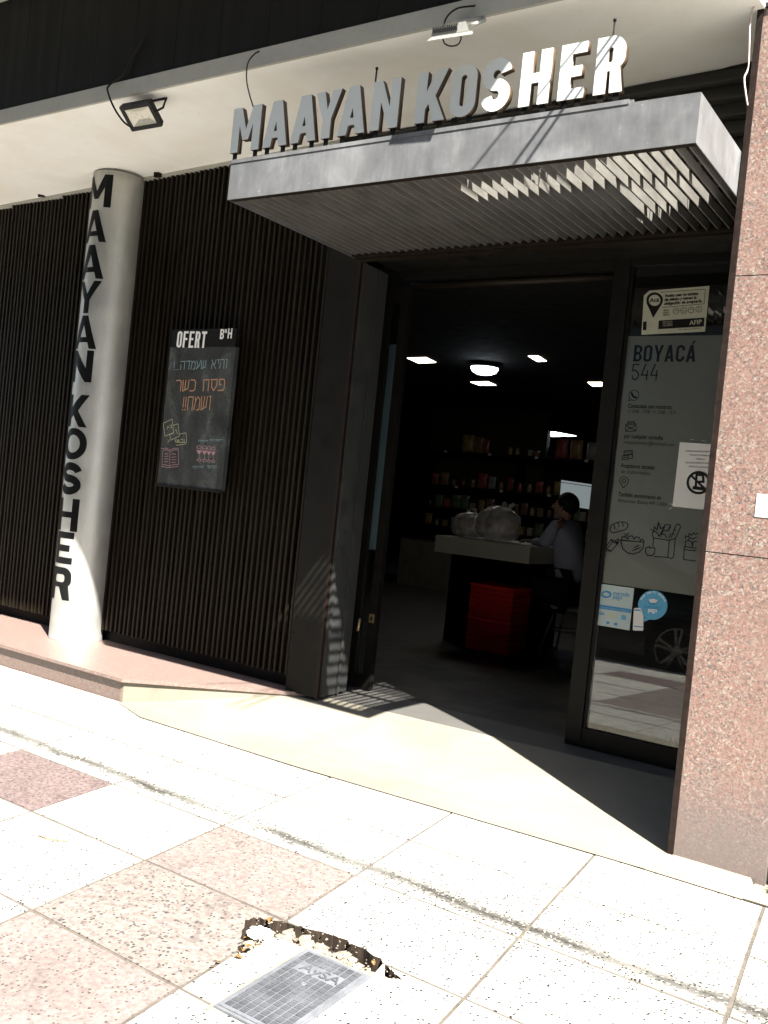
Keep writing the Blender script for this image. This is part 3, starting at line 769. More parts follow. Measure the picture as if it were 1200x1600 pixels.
# ---- round column with letters down it
CX, CY, CR = -5.02, 4.056, .167
CX, CY = -4.985, 4.03
rc = thing('round_column', 'round grey painted column with black letters down its street side', 'column', (CX, CY, .13))
b = MB(); b.lathe([(CR + .003, 0.0), (CR, .004)] + [(CR, .004 + (2.97 - .0) * k / 30) for k in range(1, 31)], n=72); b.build('shaft', MT['column'], rc)
zt = EYE.z
word = 'MAAYANKOSHER'
ypx = [(275, 325), (330, 379), (384, 436), (440, 490), (494, 545), (548, 597), (617, 667), (669, 718), (722, 773), (778, 829), (830, 880), (885, 936)]
wid = {'M': 1.05, 'A': 1.0, 'Y': .98, 'N': .94, 'K': .92, 'O': 1.05, 'S': .88, 'H': .92, 'E': .80, 'R': .86}
for ch, (y0, y1) in zip(word, ypx):
    u = 190 - (y0 + y1) / 2 * .10 + 20
    cyf = CY - CR * .9
    zt_ = at_y(u - 25, y0, cyf).z; zb_ = at_y(u - 25, y1, cyf).z
    h = zt_ - zb_
    wd = wid[ch]
    me_ = fill([[(a * h, b_ * h) for a, b_ in c] for c in glyph(ch, wd, .235)], 0.0)
    bm = bmesh.new(); bm.from_mesh(me_); bpy.data.meshes.remove(me_)
    for k in range(1, 24):
        bmesh.ops.bisect_plane(bm, geom=bm.verts[:] + bm.edges[:] + bm.faces[:], plane_co=(wd * h * k / 24, 0, 0), plane_no=(1, 0, 0))
    for v in bm.verts:
        a = (v.co.x - wd * h / 2) / CR; rr = CR + .0012
        v.co = Vector((math.sin(a) * rr, -math.cos(a) * rr, v.co.y + zb_ - .13))
    bmesh.ops.solidify(bm, geom=bm.faces[:], thickness=.0008)
    bm_obj(bm, 'letter', MT['ink'], rc)

# ---- slat screens
def screen(name, x0, x1, label, topz, film=None):
    t = thing(name, label, 'slatted screen', ((x0 + x1) / 2, 4.12, .13)); ox = (x0 + x1) / 2
    b = MB(); x = x0 + .012; k = 0
    while x < x1 - .01:
        jx = rnd.uniform(-.0022, .0022); b.box(x - ox + jx, -.02 + rnd.uniform(-.002, .002), .075 + rnd.uniform(0, .006), x + .015 - ox + jx, .016, topz(x) - .13 - .012); x += .0405; k += 1
    b.build('slats', MT['bars_rust'], t)
    for z in (.10, 1.02, 1.78, 2.30, 2.62):
        b = MB(); b.box(x0 - ox, .0165, z, x1 - ox, .032, z + .03); b.build('cross_rail', MT['bars'], t)
    b = MB(); b.box(x0 - ox, .05, -.0, x1 - ox, .0515, .07) ; b.build('kick_plate', MT['panel'], t)
    n_ = 12; b = MB()
    for q in range(n_):
        xa, xb = x0 + (x1 - x0) * q / n_, x0 + (x1 - x0) * (q + 1) / n_
        z_ = topz((xa + xb) / 2) - .13
        b.box(xa - ox, -.026, z_ - .022, xb - ox, .012, z_ + .03)
    b.build('top_rail', MT['fascia'], t)
    return t
topz = lambda x: zb(x)
s1 = screen('slat_screen', -11.9, CX - .10, 'tall dark slatted metal screen left of the round column', topz)
s2 = screen('slat_screen', CX + .10, -3.262, 'dark slatted metal screen between the round column and the doorway', topz)
b = MB(); b.box(0, 0, 0, .80, .004, 1.21); o = b.build('window_film', MT['film'], s2); o.location = (-4.06 - s2.location.x, .20, .80)
b = MB(); b.box(-3.262, 4.085, .125, -3.052, 4.13, 3.2)
jp = b.build('jamb_plate', MT['plate'], s2); jp.location = -s2.location
for z in (.45, 1.2, 1.95):
    b = MB(); b.lathe([(.006, -.004), (.006, .0)], (-3.25, 4.083, z), 'y', 10); q = b.build('bolt', MT['trim'], s2); q.location = -s2.location
# rusty clips at the top of the screens
for (u, v), lb in (((67, 303), 'rusty clip under the soffit at the far left screen'), ((248, 272), 'rusty clip under the soffit right of the column')):
    c = at_y(u, v, 4.08); b = MB(); b.box(-.018, -.03, -.02, .018, .0, .022); b.box(-.006, -.045, -.03, .006, -.03, .0)
    o = b.build('metal_clip', MT['trim'], None, (c.x, 4.09, c.z)); tag(o, lb, 'clip')

# ---- horizontal louvres above the doorway
lt = thing('louvre_panel', 'dark grey horizontal louvres on the wall above the canopy', 'louvre panel', (-2, 4.12, 2.6))
b = MB(); z = 2.62
while z < 3.30:
    b.prism([(-1.25, -.002, z - 2.6), (-1.25, -.022, z - 2.6 + .006), (-1.25, -.022, z - 2.6 + .014), (-1.25, .006, z - 2.6 + .022), (-1.25, .016, z - 2.6 + .076), (-1.25, .03, z - 2.6 + .076), (-1.25, .03, z - 2.6)], (2.28, 0, 0)); z += .0765
b.build('louvre_slats', MT['louvre'], lt)

# ---- canopy
CFY, CBY, CX0, CX1, CZ0, CZ1 = 3.06, 4.035, -3.05, -.982, 2.487, 2.651
cn = thing('canopy', 'weathered grey steel canopy with open slats under it over the doorway', 'canopy', (-2, CBY, CZ0)); oc = Vector((-2, CBY, CZ0))
def cb_(m, x0, y0, z0, x1, y1, z1): return m.box(x0 + 2, y0 - CBY, z0 - CZ0, x1 + 2, y1 - CBY, z1 - CZ0)
b = MB(); cb_(b, CX0, CFY, CZ0, CX1, CFY + .004, CZ1); cb_(b, CX0, CFY + .0045, CZ0, CX0 + .004, CBY, CZ1); cb_(b, CX1 - .004, CFY + .0045, CZ0, CX1, CBY + .04, CZ1)
b.bevel(.0008); b.build('fascia', MT['steel'], cn)
b = MB(); cb_(b, CX0 + .006, CFY + .006, CZ0 + .001, CX1 - .006, CFY + .035, CZ0 + .004); cb_(b, CX0 + .006, CBY - .03, CZ0 + .001, CX1 - .006, CBY, CZ0 + .012)
cb_(b, CX0, CBY + .001, CZ0 - .01, CX1, CBY + .05, CZ1); b.build('angle_frame', MT['bars'], cn)
b = MB(); x = CX0 + .03
while x < CX1 - .02:
    cb_(b, x, CFY + .012, CZ0 + .006, x + .0035, CBY - .004, CZ0 + .042); x += .0455
b.build('slats', MT['canopy_slat'], cn)
for y in (3.40, 3.72):
    b = MB(); cb_(b, CX0 + .006, y, CZ0 + .0425, CX1 - .006, y + .03, CZ0 + .065); b.build('cross_bar', MT['bars'], cn)
b = MB(); cb_(b, CX0 + .004, CFY - .001, CZ1 + .001, -1.222, CFY + .062, CZ1 + .005); cb_(b, CX0 + .004, CFY - .003, CZ1 - .004, -1.222, CFY - .0015, CZ1 + .012); cb_(b, CX0 + .004, CFY + .055, CZ1 + .0055, -1.23, CFY + .062, CZ1 + .035)
b.build('letter_tray', MT['steel'], cn)

# ---- channel letters
sg = thing('shop_sign', 'raised white channel letters spelling MAAYAN KOSHER on top of the canopy', 'sign', (-2, 3.08, 2.69)); os_ = Vector((-2, 3.08, 2.69))
lets = [('M', -3.083, -2.915), ('A', -2.893, -2.755), ('A', -2.735, -2.597), ('Y', -2.613, -2.477), ('A', -2.483, -2.345), ('N', -2.318, -2.185), ('K', -2.104, -1.968), ('O', -1.951, -1.838), ('S', -1.815, -1.695), ('H', -1.655, -1.536), ('E', -1.502, -1.403), ('R', -1.367, -1.262)]
LH = .198; LD = .026
for ch, x0, x1 in lets:
    wd = (x1 - x0) / LH; cs = [[(a * LH, b_ * LH) for a, b_ in c] for c in glyph(ch, wd, .225)]
    me_ = fill(cs, LD / 2); bm = bmesh.new(); bm.from_mesh(me_); bpy.data.meshes.remove(me_)
    bmesh.ops.remove_doubles(bm, verts=bm.verts, dist=1e-5); bmesh.ops.recalc_face_normals(bm, faces=bm.faces)
    for f in bm.faces: f.material_index = 0 if f.normal.z > .9 else 1
    bm_obj(bm, 'letter', [MT['letter'], MT['letter_side']], sg, Matrix.Translation((x0 + 2, LD / 2, .015)) @ FACE)
    dx = (x1 - x0)
    for xx in ((x0 + .014, x1 - .034) if ch not in 'YS' else ((x0 + x1) / 2 - .01,)):
        b = MB(); b.box(xx + 2, .006, -.034, xx + .020 + 2, .012, .018); b.build('foot', MT['dark'], sg)
for u, v, lb in ((589, 106, 'thin rod rising above the letter N'), (961, 30, 'thin rod rising above the letter R')):
    c = at_y(u, v, 3.115); b = MB(); b.tube([(0, 0, 0), (.0, 0, c.z - 2.66)], .0035, 8); b.lathe([(.006, c.z - 2.665), (.006, c.z - 2.657)], n=10)
    tag(b.build('thin_rod', MT['dark'], None, (c.x, 3.115, 2.658)), lb, 'rod')

# ---- floodlights
def tubeobj(name, pts, r, mat, label, cat='cable'):
    b = MB(); P = [Vector(p) for p in pts]; Q = []
    for i in range(len(P) - 1):
        p0, p1, p2, p3 = P[max(0, i - 1)], P[i], P[i + 1], P[min(len(P) - 1, i + 2)]
        for k in range(6):
            t = k / 6; Q.append(.5 * ((2 * p1) + (p2 - p0) * t + (2 * p0 - 5 * p1 + 4 * p2 - p3) * t * t + (3 * p1 - p0 - 3 * p2 + p3) * t ** 3))
    Q.append(P[-1]); b.tube(Q, r, 7)
    return tag(b.build(name, mat), label, cat)
def fl(u, v, y): return at_y(u, v, y)
fc = at_z(222, 179, 3.03)
f1 = thing('floodlight', 'black square floodlight under the white soffit above the column', 'floodlight', fc)
a1 = at_z(191, 171, 3.03); a2 = at_z(226, 168, 3.03)
# lamp head: a shallow square case facing down and out
M_ = Matrix.Translation((0, 0, 0)) @ Matrix.Rotation(R(10), 4, 'Z') @ Matrix.Rotation(R(-34), 4, 'X') @ Matrix.Rotation(R(-8), 4, 'Y')
b = MB(); b.box(-.085, -.065, -.001, .085, .065, .016, 0, M_); b.bevel(.006, 2)
b.build('case', MT['gun'], f1)
b = MB()
for s in (-1, 1):
    b.box(-.088, s * .067 - (.018 if s > 0 else 0), -.024, .088, s * .067 + (.018 if s < 0 else 0), -.0015, 0, M_)
    b.box(s * .088 - (.018 if s > 0 else 0), -.0485, -.024, s * .088 + (.018 if s < 0 else 0), .0485, -.0015, 0, M_)
b.build('rim', MT['gun'], f1)
b = MB(); b.quad([M_ @ Vector(p) for p in ((-.0695, -.048, -.0175), (.0695, -.048, -.0175), (.030, -.022, -.0025), (-.030, -.022, -.0025))])
b.quad([M_ @ Vector(p) for p in ((-.0695, .048, -.0175), (-.0695, -.048, -.0175), (-.030, -.022, -.0025), (-.030, .022, -.0025))])
b.quad([M_ @ Vector(p) for p in ((.0695, -.048, -.0175), (.0695, .048, -.0175), (.030, .022, -.0025), (.030, -.022, -.0025))])
b.quad([M_ @ Vector(p) for p in ((.0695, .048, -.0175), (-.0695, .048, -.0175), (-.030, .022, -.0025), (.030, .022, -.0025))])
b.quad([M_ @ Vector(p) for p in ((-.030, -.022, -.0025), (.030, -.022, -.0025), (.030, .022, -.0025), (-.030, .022, -.0025))])
b.build('reflector', MT['lampglass'], f1)
b = MB(); b.tube([(.088, .0, .0), (.115, .03, .03), (.110, .05, .085), (-.02, .05, .088)], .006, 6); b.tube([(-.088, 0, 0), (-.10, .03, .05), (-.10, .05, .085), (.1, .05, .088)], .006, 6)
b.build('bracket', MT['gun'], f1)
tubeobj('cable', [at_y(207, 200, 3.13), at_y(193, 190, 3.10), at_y(178, 168, 3.09), at_y(169, 145, 3.10), at_y(170, 134, 3.13), at_y(193, 115, 3.145), at_y(210, 85, 3.15), at_y(227, 55, 3.152)], .005, MT['cable'], 'black cable curling from the left floodlight up the dark wall')
tubeobj('cable', [at_y(411, 195, 3.16), at_y(397, 170, 3.14), at_y(386, 130, 3.12), at_y(387, 100, 3.12), at_y(398, 84, 3.14), at_y(408, 80, 3.155)], .003, MT['cable'], 'thin dark cable hanging down behind the letter M')
fc = at_y(704, 42, 2.98)
f2 = thing('floodlight', 'grey floodlight seen from the side above the letters K and O', 'floodlight', fc)
k_ = .0022
def P2(u, v, y): p = at_y(u, v, y); return p - fc
ED = (fc - EYE).normalized()
b = MB(); b.prism([P2(667, 64, 2.93), P2(739, 53, 2.93), P2(738, 48, 2.93), P2(674, 58, 2.93)], ED * .13); b.bevel(.002); b.build('rim', MT['fascia'], f2)
b = MB(); b.prism([P2(674, 57, 2.94), P2(733, 48, 2.94), P2(728, 33, 2.94), P2(716, 35, 2.94), P2(716, 40, 2.94), P2(676, 44, 2.94)], ED * .10); b.bevel(.002); b.build('case', MT['greycast'], f2)
b = MB()
for i in range(14):
    u0 = 676 + i * 2.8; b.prism([P2(u0, 51 - i * .42, 2.934), P2(u0 + 1.4, 51 - i * .42, 2.934), P2(u0 + 1.4, 42.5 - i * .42, 2.934), P2(u0, 42.5 - i * .42, 2.934)], (0, .005, 0))
b.build('cooling_fins', MT['gun'], f2)
b = MB(); b.tube([P2(734, 41, 2.95), P2(745, 37, 2.96), P2(757, 31, 3.0), P2(755, 27, 3.08), P2(735, 30, 3.13), P2(714, 33, 3.135)], .008, 6); b.build('bracket', MT['greycast'], f2)
tubeobj('cable', [at_y(692, 41, 2.95), at_y(700, 24, 2.98), at_y(715, 13, 3.06), at_y(732, 10, 3.13), at_y(745, 9, 3.155)], .0035, MT['cable'], 'grey cable arching over the side of the grey floodlight')
tubeobj('cable', [at_y(692, 61, 2.98), at_y(695, 68, 2.98), at_y(704, 72, 2.98), at_y(715, 70, 2.98), at_y(720, 62, 2.98), at_y(720, 57, 2.98)], .0028, MT['cable'], 'cable loop hanging under the grey floodlight')
tubeobj('cable', [at_y(1200, 3, 3.57), at_y(1186, 3, 3.56), at_y(1176, 14, 3.56), at_y(1172, 38, 3.57), at_y(1171, 60, 3.57), at_y(1169, 105, 3.58), at_y(1163, 122, 3.57), at_y(1165, 145, 3.57), at_y(1168, 165, 3.58)], .0035, MT['cable_w'], 'pale cable running down beside the top of the granite pillar')

# ---- chalkboard
cbp = thing('chalkboard', 'tall black chalkboard with chalk writing hung on the slatted screen', 'chalkboard', (-4.09, 4.02, 1.18))
CB = Vector((-4.09, 4.02, 1.18))
b = MB(); b.box(-.272, .0, 0, .265, .03, .835); b.bevel(.003, 2); b.build('board', MT['chalkboard'], cbp)
b = MB(); b.box(-.268, -.002, .8355, .262, .012, .942); b.build('header', MT['plate'], cbp)
b = MB(); b.box(-.28, -.014, -.012, .272, .03, -.001); b.build('ledge', MT['bars'], cbp)
yw = -.0045
def cbxy(u, v):
    p = at_y(u, v, 4.02 - .002) - CB; return (p.x, p.z)
bm, _ = glyph_line('OFERT', .098, {'*': .40, 'O': .42, 'T': .42}, .15, .115, .0006); o_ = cbxy(276, 543)
bm_obj(bm, 'lettering', MT['white_ink'], cbp, Matrix.Translation((o_[0], yw - .001, o_[1])) @ FACE @ Matrix.Rotation(R(-1), 4, 'Z'))
bm, _ = glyph_line('B', .058, {'*': .52}, .17, .1, .0006); o_ = cbxy(344, 530)
bm_obj(bm, 'lettering', MT['white_ink'], cbp, Matrix.Translation((o_[0], yw - .001, o_[1])) @ FACE)
bm, _ = glyph_line('H', .058, {'*': .56}, .15, .1, .0006); o_ = cbxy(356, 529)
bm_obj(bm, 'lettering', MT['white_ink'], cbp, Matrix.Translation((o_[0], yw - .001, o_[1])) @ FACE)
bm = strokes_bm([[(0, 0), (.004, -.018)], [(.009, 0), (.013, -.018)]], .006); o_ = cbxy(352.5, 515)
bm_obj(bm, 'lettering', MT['white_ink'], cbp, Matrix.Translation((o_[0], yw - .001, o_[1])) @ FACE)
HB = {'he': ([[(0, 1), (.7, 1), (.7, 0)], [(.1, 0), (.1, .62)]], .7), 'dalet': ([[(0, 1), (.7, 1)], [(.58, 1), (.58, 0)]], .7),
      'mem': ([[(0, 0), (.12, .72), (0, 1)], [(.12, .72), (.35, 1), (.65, .8), (.65, 0), (.35, 0)]], .65), 'ayin': ([[(0, 1), (.3, .35), (.05, 0)], [(.62, 1), (.5, .38), (.05, 0)]], .62),
      'shin': ([[(0, 1), (.06, 0), (.66, .22), (.72, 1)], [(.36, 1), (.3, .12)]], .72), 'alef': ([[(0, 1), (.7, 0)], [(.66, 1), (.62, .62), (.42, .42)], [(.05, 0), (.08, .42), (.27, .62)]], .7),
      'yod': ([[(0, 1), (.2, 1), (.2, .62)]], .2), 'vav': ([[(0, 1), (.2, 1), (.2, 0)]], .2), 'resh': ([[(0, 1), (.5, 1), (.62, .82), (.62, 0)]], .62),
      'kaf': ([[(0, 1), (.46, 1), (.6, .8), (.6, .2), (.46, 0), (0, 0)]], .6), 'het': ([[(.05, 0), (.05, 1), (.65, 1), (.65, 0)]], .68),
      'samekh': ([[(0, 1), (.72, 1), (.70, .42), (.42, 0), (.15, .3), (.10, 1)]], .72), 'pe': ([[(.26, .55), (.1, .55), (.05, 1), (.58, 1), (.68, .8), (.68, .2), (.55, 0), (0, 0)]], .68),
      'bang': ([[(.05, 1), (.03, .25)], [(.03, .08), (.03, .0)]], .08), 'dot': ([[(.0, 0), (.03, .02)]], .05), 'sp': ([], .5)}
def hebrew(seq, x, y, h, gap=.22, slant=.0):
    out = []
    for s in seq:
        st, w_ = HB[s]; out += [[(x + (px + slant * py) * h, y + py * h) for px, py in q] for q in st]; x += (w_ + gap) * h
    return out, x
def chalk(strokes, wd, mat):
    bm = strokes_bm(strokes, wd, .0, jit=wd * .25)
    bm_obj(bm, 'chalk_drawing', MT[mat], cbp, Matrix.Translation((0, -.0014, 0)) @ FACE)
def fit(seq, pa, pb, h, slant=0, gap=.22):
    (xa, ya), (xb, yb) = cbxy(*pa), cbxy(*pb)
    st, xe = hebrew(seq, 0, 0, h, gap, slant); k = (xb - xa) / xe
    return [[(xa + x * k, ya + y + (yb - ya) * x * k / (xb - xa)) for x, y in s] for s in st]
chalk(fit(['bang', 'dot', 'dot', 'dot', 'he', 'dalet', 'mem', 'ayin', 'shin', 'sp', 'alef', 'yod', 'he', 'vav'], (271, 578), (356, 575), .050), .0042, 'chalk_blue')
chalk(fit(['resh', 'shin', 'kaf', 'sp', 'het', 'samekh', 'pe'], (274, 611), (353, 610), .064), .0058, 'chalk_orange')
chalk(fit(['bang', 'bang', 'het', 'mem', 'shin', 'vav'], (285, 641), (330, 640), .078), .0052, 'chalk_orange')
def C(p): return cbxy(230 + p[0] / 5.52, 490 + p[1] / 5.52)
chalk([[C(p) for p in s] for s in ([(138, 945), (215, 910), (228, 1025), (152, 1058), (138, 945)], [(222, 965), (265, 950), (277, 1055), (205, 1090), (192, 1045), (228, 1028)], [(277, 1040), (335, 1028), (340, 1112), (245, 1108), (240, 1082)], [(252, 1136), (335, 1124)],
      [(170, 1000), (178, 970), (190, 985)], [(192, 965), (212, 962), (212, 985), (198, 985)], [(240, 1010), (250, 1000), (262, 1040)], [(255, 1085), (262, 1105), (272, 1085), (280, 1105)], [(290, 1085), (310, 1085), (308, 1105)], [(322, 1082), (322, 1104)], [(180, 1108), (195, 1090)])], .0028, 'chalk_yellow')
chalk([[C(p) for p in s] for s in ([(135, 1180), (165, 1172), (195, 1192), (230, 1174), (270, 1176), (268, 1302), (232, 1300), (190, 1316), (150, 1300), (128, 1308), (135, 1180)], [(196, 1192), (192, 1314)], [(122, 1165), (165, 1160), (195, 1178), (235, 1160), (272, 1162)], [(122, 1320), (190, 1328), (265, 1318)],
      [(150, 1210), (180, 1210)], [(148, 1232), (180, 1230)], [(148, 1256), (182, 1252)], [(146, 1280), (178, 1276)], [(210, 1214), (225, 1205), (235, 1218), (250, 1208)], [(212, 1240), (250, 1236)], [(210, 1262), (252, 1260)], [(210, 1284), (248, 1282)])], .0026, 'chalk_pink')
for k, (ux, w_) in enumerate(((448, 20), (495, 18), (532, 15), (570, 15))):
    y_ = 1150 + k * 4
    ell = lambda cx_, cy_, rx, ry: [C((cx_ + rx * math.cos(t * math.pi / 8), cy_ + ry * math.sin(t * math.pi / 8))) for t in range(17)]
    chalk([ell(ux, y_, w_, 12), [C(p) for p in ((ux - w_, y_), (ux - w_ * .9, y_ + 40), (ux, y_ + 62), (ux, y_ + 105))], [C(p) for p in ((ux + w_, y_), (ux + w_ * .9, y_ + 40), (ux, y_ + 62))], ell(ux, y_ + 112, w_ * .95, 10)], .0026, 'chalk_pink')
    me_ = fill([[C(p) for p in ((ux - w_ * .9, y_ + 28), (ux + w_ * .9, y_ + 28), (ux + w_ * .75, y_ + 44), (ux, y_ + 60), (ux - w_ * .75, y_ + 44))]]); bm = bmesh.new(); bm.from_mesh(me_)
    bm_obj(bm, 'chalk_drawing', MT['chalk_pink'], cbp, Matrix.Translation((0, -.0007, 0)) @ FACE)
def squig(x0, x1, y_, n_, amp=9):
    out = []; r2 = random.Random(int(x0 + y_))
    x = x0
    while x < x1:
        wv = r2.uniform(9, 16); out.append([C((x, y_ - amp)), C((x + wv * .6, y_ - amp * r2.random())), C((x + wv * .5, y_ + amp * r2.random()))]); x += wv
    return out
chalk(squig(438, 520, 1100, 6) + squig(540, 640, 1094, 7) + squig(392, 440, 1330, 4, 14) + squig(455, 482, 1325, 2, 11) + squig(520, 602, 1325, 6, 14), .0024, 'chalk_blue')

# ================================================================ shopfront
WY = 4.44
wp = thing('window_panel', 'dark framed shop window with grey film lettering beside the granite pillar', 'window', (-1.45, WY, .12)); ow = Vector((-1.45, WY, .12))
def wb(m, x0, y0, z0, x1, y1, z1): return m.box(x0 + 1.45, y0 - WY, z0 - .12, x1 + 1.45, y1 - WY, z1 - .12)
b = MB(); wb(b, -1.760, WY - .0, .121, -1.680, WY + .06, 2.52); b.bevel(.002); wb(b, -1.6795, WY + .002, .121, -.985, WY + .055, .150); wb(b, -1.6795, WY + .006, .1505, -.985, WY + .05, .214); wb(b, -1.6795, WY + .004, 2.482, -.985, WY + .055, 2.52); wb(b, -1.6795, WY + .012, .2145, -1.664, WY + .05, 2.4815)
wf = b.build('frame', MT['dark'], wp)
b = MB(); wb(b, -1.6635, WY + .026, .2145, -.985, WY + .030, 2.4815); b.build('glass', MT['film_glass'], wp)
b = MB(); wb(b, -1.663, WY + .0325, .932, -.985, WY + .0335, 2.145); film = b.build('film', MT['film'], wp)
YI = WY + .0315
def wxy(u, v): p = at_y(u, v, YI) - Vector((-1.45, 0, .12)); return (p.x, p.z)
def wplace(bm, name, mat, dy=0.0, x=0, z=0, parent=None): return bm_obj(bm, name, MT[mat], parent or film, Matrix.Translation((x, YI - WY - dy, z)) @ FACE)
bm, _ = glyph_line('BOYACÁ', .080, {'*': .50, 'Y': .56, 'A': .54}, .155, .10, .0003); x_, z_ = wxy(989, 565); xe, _z = wxy(1089, 563)
bm.transform(Matrix.Diagonal(((xe - x_) / _, 1, 1, 1))); wplace(bm, 'lettering', 'ink_soft', 0, x_, z_)
bm, _ = glyph_line('544', .080, {'*': .46}, .075, .12, .0003); x_, z_ = wxy(986, 594); wplace(bm, 'lettering', 'ink_soft', 0, x_, z_)
def wtext(s, u, v, h, u1, mat='ink_soft', off=.0, dy=0.0, par=None):
    bm = text_bm(s, h, 1, off, .0002); x_, z_ = wxy(u, v); xe, _ = wxy(u1, v)
    wmax = max(v_.co.x for v_ in bm.verts); bm.transform(Matrix.Diagonal(((xe - x_) / wmax, 1, 1, 1)))
    return wplace(bm, 'lettering', mat, dy, x_, z_, par)
wtext('Contactate con nosotros:', 981, 637, .021, 1050, off=.0006)
wtext('11 2548 - 7378 / 11 2548 - 1317', 980, 645, .018, 1056)
wtext('por cualquier consulta', 975, 684, .021, 1036, off=.0006)
wtext('maayankosher@hotmail.com', 974, 693, .018, 1054)
wtext('Aceptamos tarjetas', 970, 730, .021, 1023, off=.0006)
wtext('de credito/debito', 970, 739, .018, 1016)
wtext('También encontranos en', 966, 775, .021, 1033, off=.0006)
wtext('Almacenes: Bolivia 449 CABA', 965, 784, .018, 1043)
def W4(p): return wxy(920 + p[0] / 4.286, 660 + p[1] / 4.286)       # drawing read in an enlarged view of the pane
def W3(p): return wxy(940 + p[0] / 4.615, 400 + p[1] / 4.615)
def ellp(F, cx_, cy_, rx, ry, a0=0, a1=360, n=20): return [F((cx_ + rx * math.cos(R(a0 + (a1 - a0) * t / n)), cy_ + ry * math.sin(R(a0 + (a1 - a0) * t / n)))) for t in range(n + 1)]
ic = []
ic += [ellp(W3, 233, 1004, 37, 37, 130, 480), [W3((200, 1032)), W3((196, 1044)), W3((220, 1038))]]
wplace(strokes_bm(ic, .0032), 'icon', 'ink_soft')
wplace(strokes_bm([[W3((216, 988)), W3((222, 1004)), W3((236, 1018)), W3((250, 1020))]], .009), 'icon', 'ink_soft')
ic = [[W4(p) for p in s] for s in ([(248, 15), (246, 60), (315, 58), (317, 12), (298, -2)], [(248, 15), (270, -2)], [(246, 60), (278, 34), (315, 58)], [(248, 15), (281, 42), (317, 12)], [(262, 22), (262, -4), (304, -6), (304, 20)], [(270, 6), (296, 5)], [(270, 14), (296, 13)])]
ic += [[W4(p) for p in s] for s in ([(237, 190), (292, 186), (290, 215), (236, 218), (237, 190)], [(240, 200), (292, 196)], [(224, 224), (266, 222), (264, 248), (223, 250), (224, 224)], [(266, 212), (295, 211), (293, 240), (266, 241)], [(230, 236), (258, 235)])]
ic += [[W4(p) for p in ((233, 438), (214, 410), (207, 395))] + ellp(W4, 236, 392, 29, 27, 180, 360, 12) + [W4(p) for p in ((260, 410), (233, 438))], ellp(W4, 236, 393, 12, 11)]
wplace(strokes_bm(ic, .0034), 'icon', 'ink_soft')
fd = [[W4(p) for p in s] for s in (
    [(160, 740), (143, 728), (144, 705), (160, 682), (195, 668), (235, 666), (260, 678), (262, 698), (245, 718), (205, 730), (160, 740)], [(165, 682), (175, 698), (172, 712)], [(192, 672), (204, 690), (200, 702)], [(220, 668), (232, 684), (228, 696)],
    [(112, 838), (150, 784), (198, 806), (150, 862), (112, 860), (112, 838)], [(150, 784), (160, 800), (122, 848), (112, 838)], [(160, 800), (192, 812)], [(176, 796), (196, 780), (204, 788), (186, 806)], [(122, 848), (150, 862)],
    [(215, 790), (370, 802), (364, 840), (340, 868), (300, 882), (260, 874), (228, 846), (215, 790)], [(218, 788), (222, 768), (245, 762), (262, 780)], [(262, 782), (270, 762), (292, 760), (304, 784)], [(302, 784), (314, 766), (340, 772), (345, 795)], [(345, 790), (362, 782), (370, 800)], [(240, 745), (256, 758), (266, 740)], [(308, 838), (335, 822)], [(294, 858), (345, 838)],
    [(380, 850), (385, 838), (405, 836), (415, 842), (435, 836), (444, 850), (440, 876), (425, 892), (392, 890), (380, 870), (380, 850)], [(412, 842), (408, 826)],
    [(434, 770), (430, 828)], [(440, 898), (530, 904), (540, 790), (434, 774)], [(540, 790), (580, 776), (568, 902), (552, 912), (530, 904)],
    [(430, 768), (426, 740), (442, 728), (460, 742), (470, 765)], [(416, 715), (436, 728), (440, 700), (458, 720), (466, 670), (482, 712), (508, 700), (486, 738), (470, 760)], [(482, 765), (486, 745), (510, 752), (520, 772)],
    [(496, 720), (510, 684), (548, 688), (528, 728), (496, 720)], [(528, 728), (548, 700)], [(498, 726), (490, 745)], [(552, 770), (580, 700), (590, 682), (610, 686), (614, 704), (580, 776)], [(536, 775), (550, 745)], [(564, 742), (572, 752)], [(574, 716), (582, 726)],
    [(640, 830), (636, 918), (715, 928)], [(640, 832), (720, 842)], [(638, 852), (718, 860)], [(648, 826), (646, 800), (664, 790), (690, 800), (694, 832)], [(650, 782), (648, 760), (670, 768), (672, 744), (690, 756), (702, 738), (715, 752), (730, 742)], [(668, 790), (676, 772), (700, 780), (722, 770)], [(694, 830), (700, 800), (725, 796)])]
wplace(strokes_bm(fd, .0044), 'drawing', 'ink')
# payment sticker above the film
st = thing('card_sticker', 'yellowed rectangular sticker with a map pin, at the top of the shop window', 'sticker', at_y(1055, 485, WY + .03))
so_ = st.location.copy()
SY = WY + .0225
def sxy(u, v): p = at_y(u, v, SY) - so_; return (p.x, p.z)
def S3(p): return sxy(940 + p[0] / 4.615, 400 + p[1] / 4.615)
def sput(bm, name, mat, k=0, par=None, so2=None): return bm_obj(bm, name, MT[mat], par or st, Matrix.Translation((0, SY - (so2 or so_).y - .0006 * k, 0)) @ FACE)
def poly(F, pts, ext=.0002, holes=()):
    me_ = fill([[F(p) for p in pts]] + [list(h_) for h_ in holes], ext); bm = bmesh.new(); bm.from_mesh(me_); bpy.data.meshes.remove(me_); return bm
sput(poly(S3, [(345, 250), (778, 216), (745, 545), (287, 568), (305, 285)]), 'sheet', 'paper_old')
sput(poly(S3, [(413, 466), (742, 444), (739, 508), (408, 528)]), 'black_band', 'ink_soft', 1)
sput(poly(S3, [(300, 474), (325, 472), (322, 534), (297, 536)]), 'black_band', 'ink_soft', 1)
pin = [(372, 447), (345, 385), (324, 340)] + [(383 + 60 * math.cos(R(a)), 318 + 56 * math.sin(R(a))) for a in range(165, 375, 12)] + [(430, 355), (400, 400)]
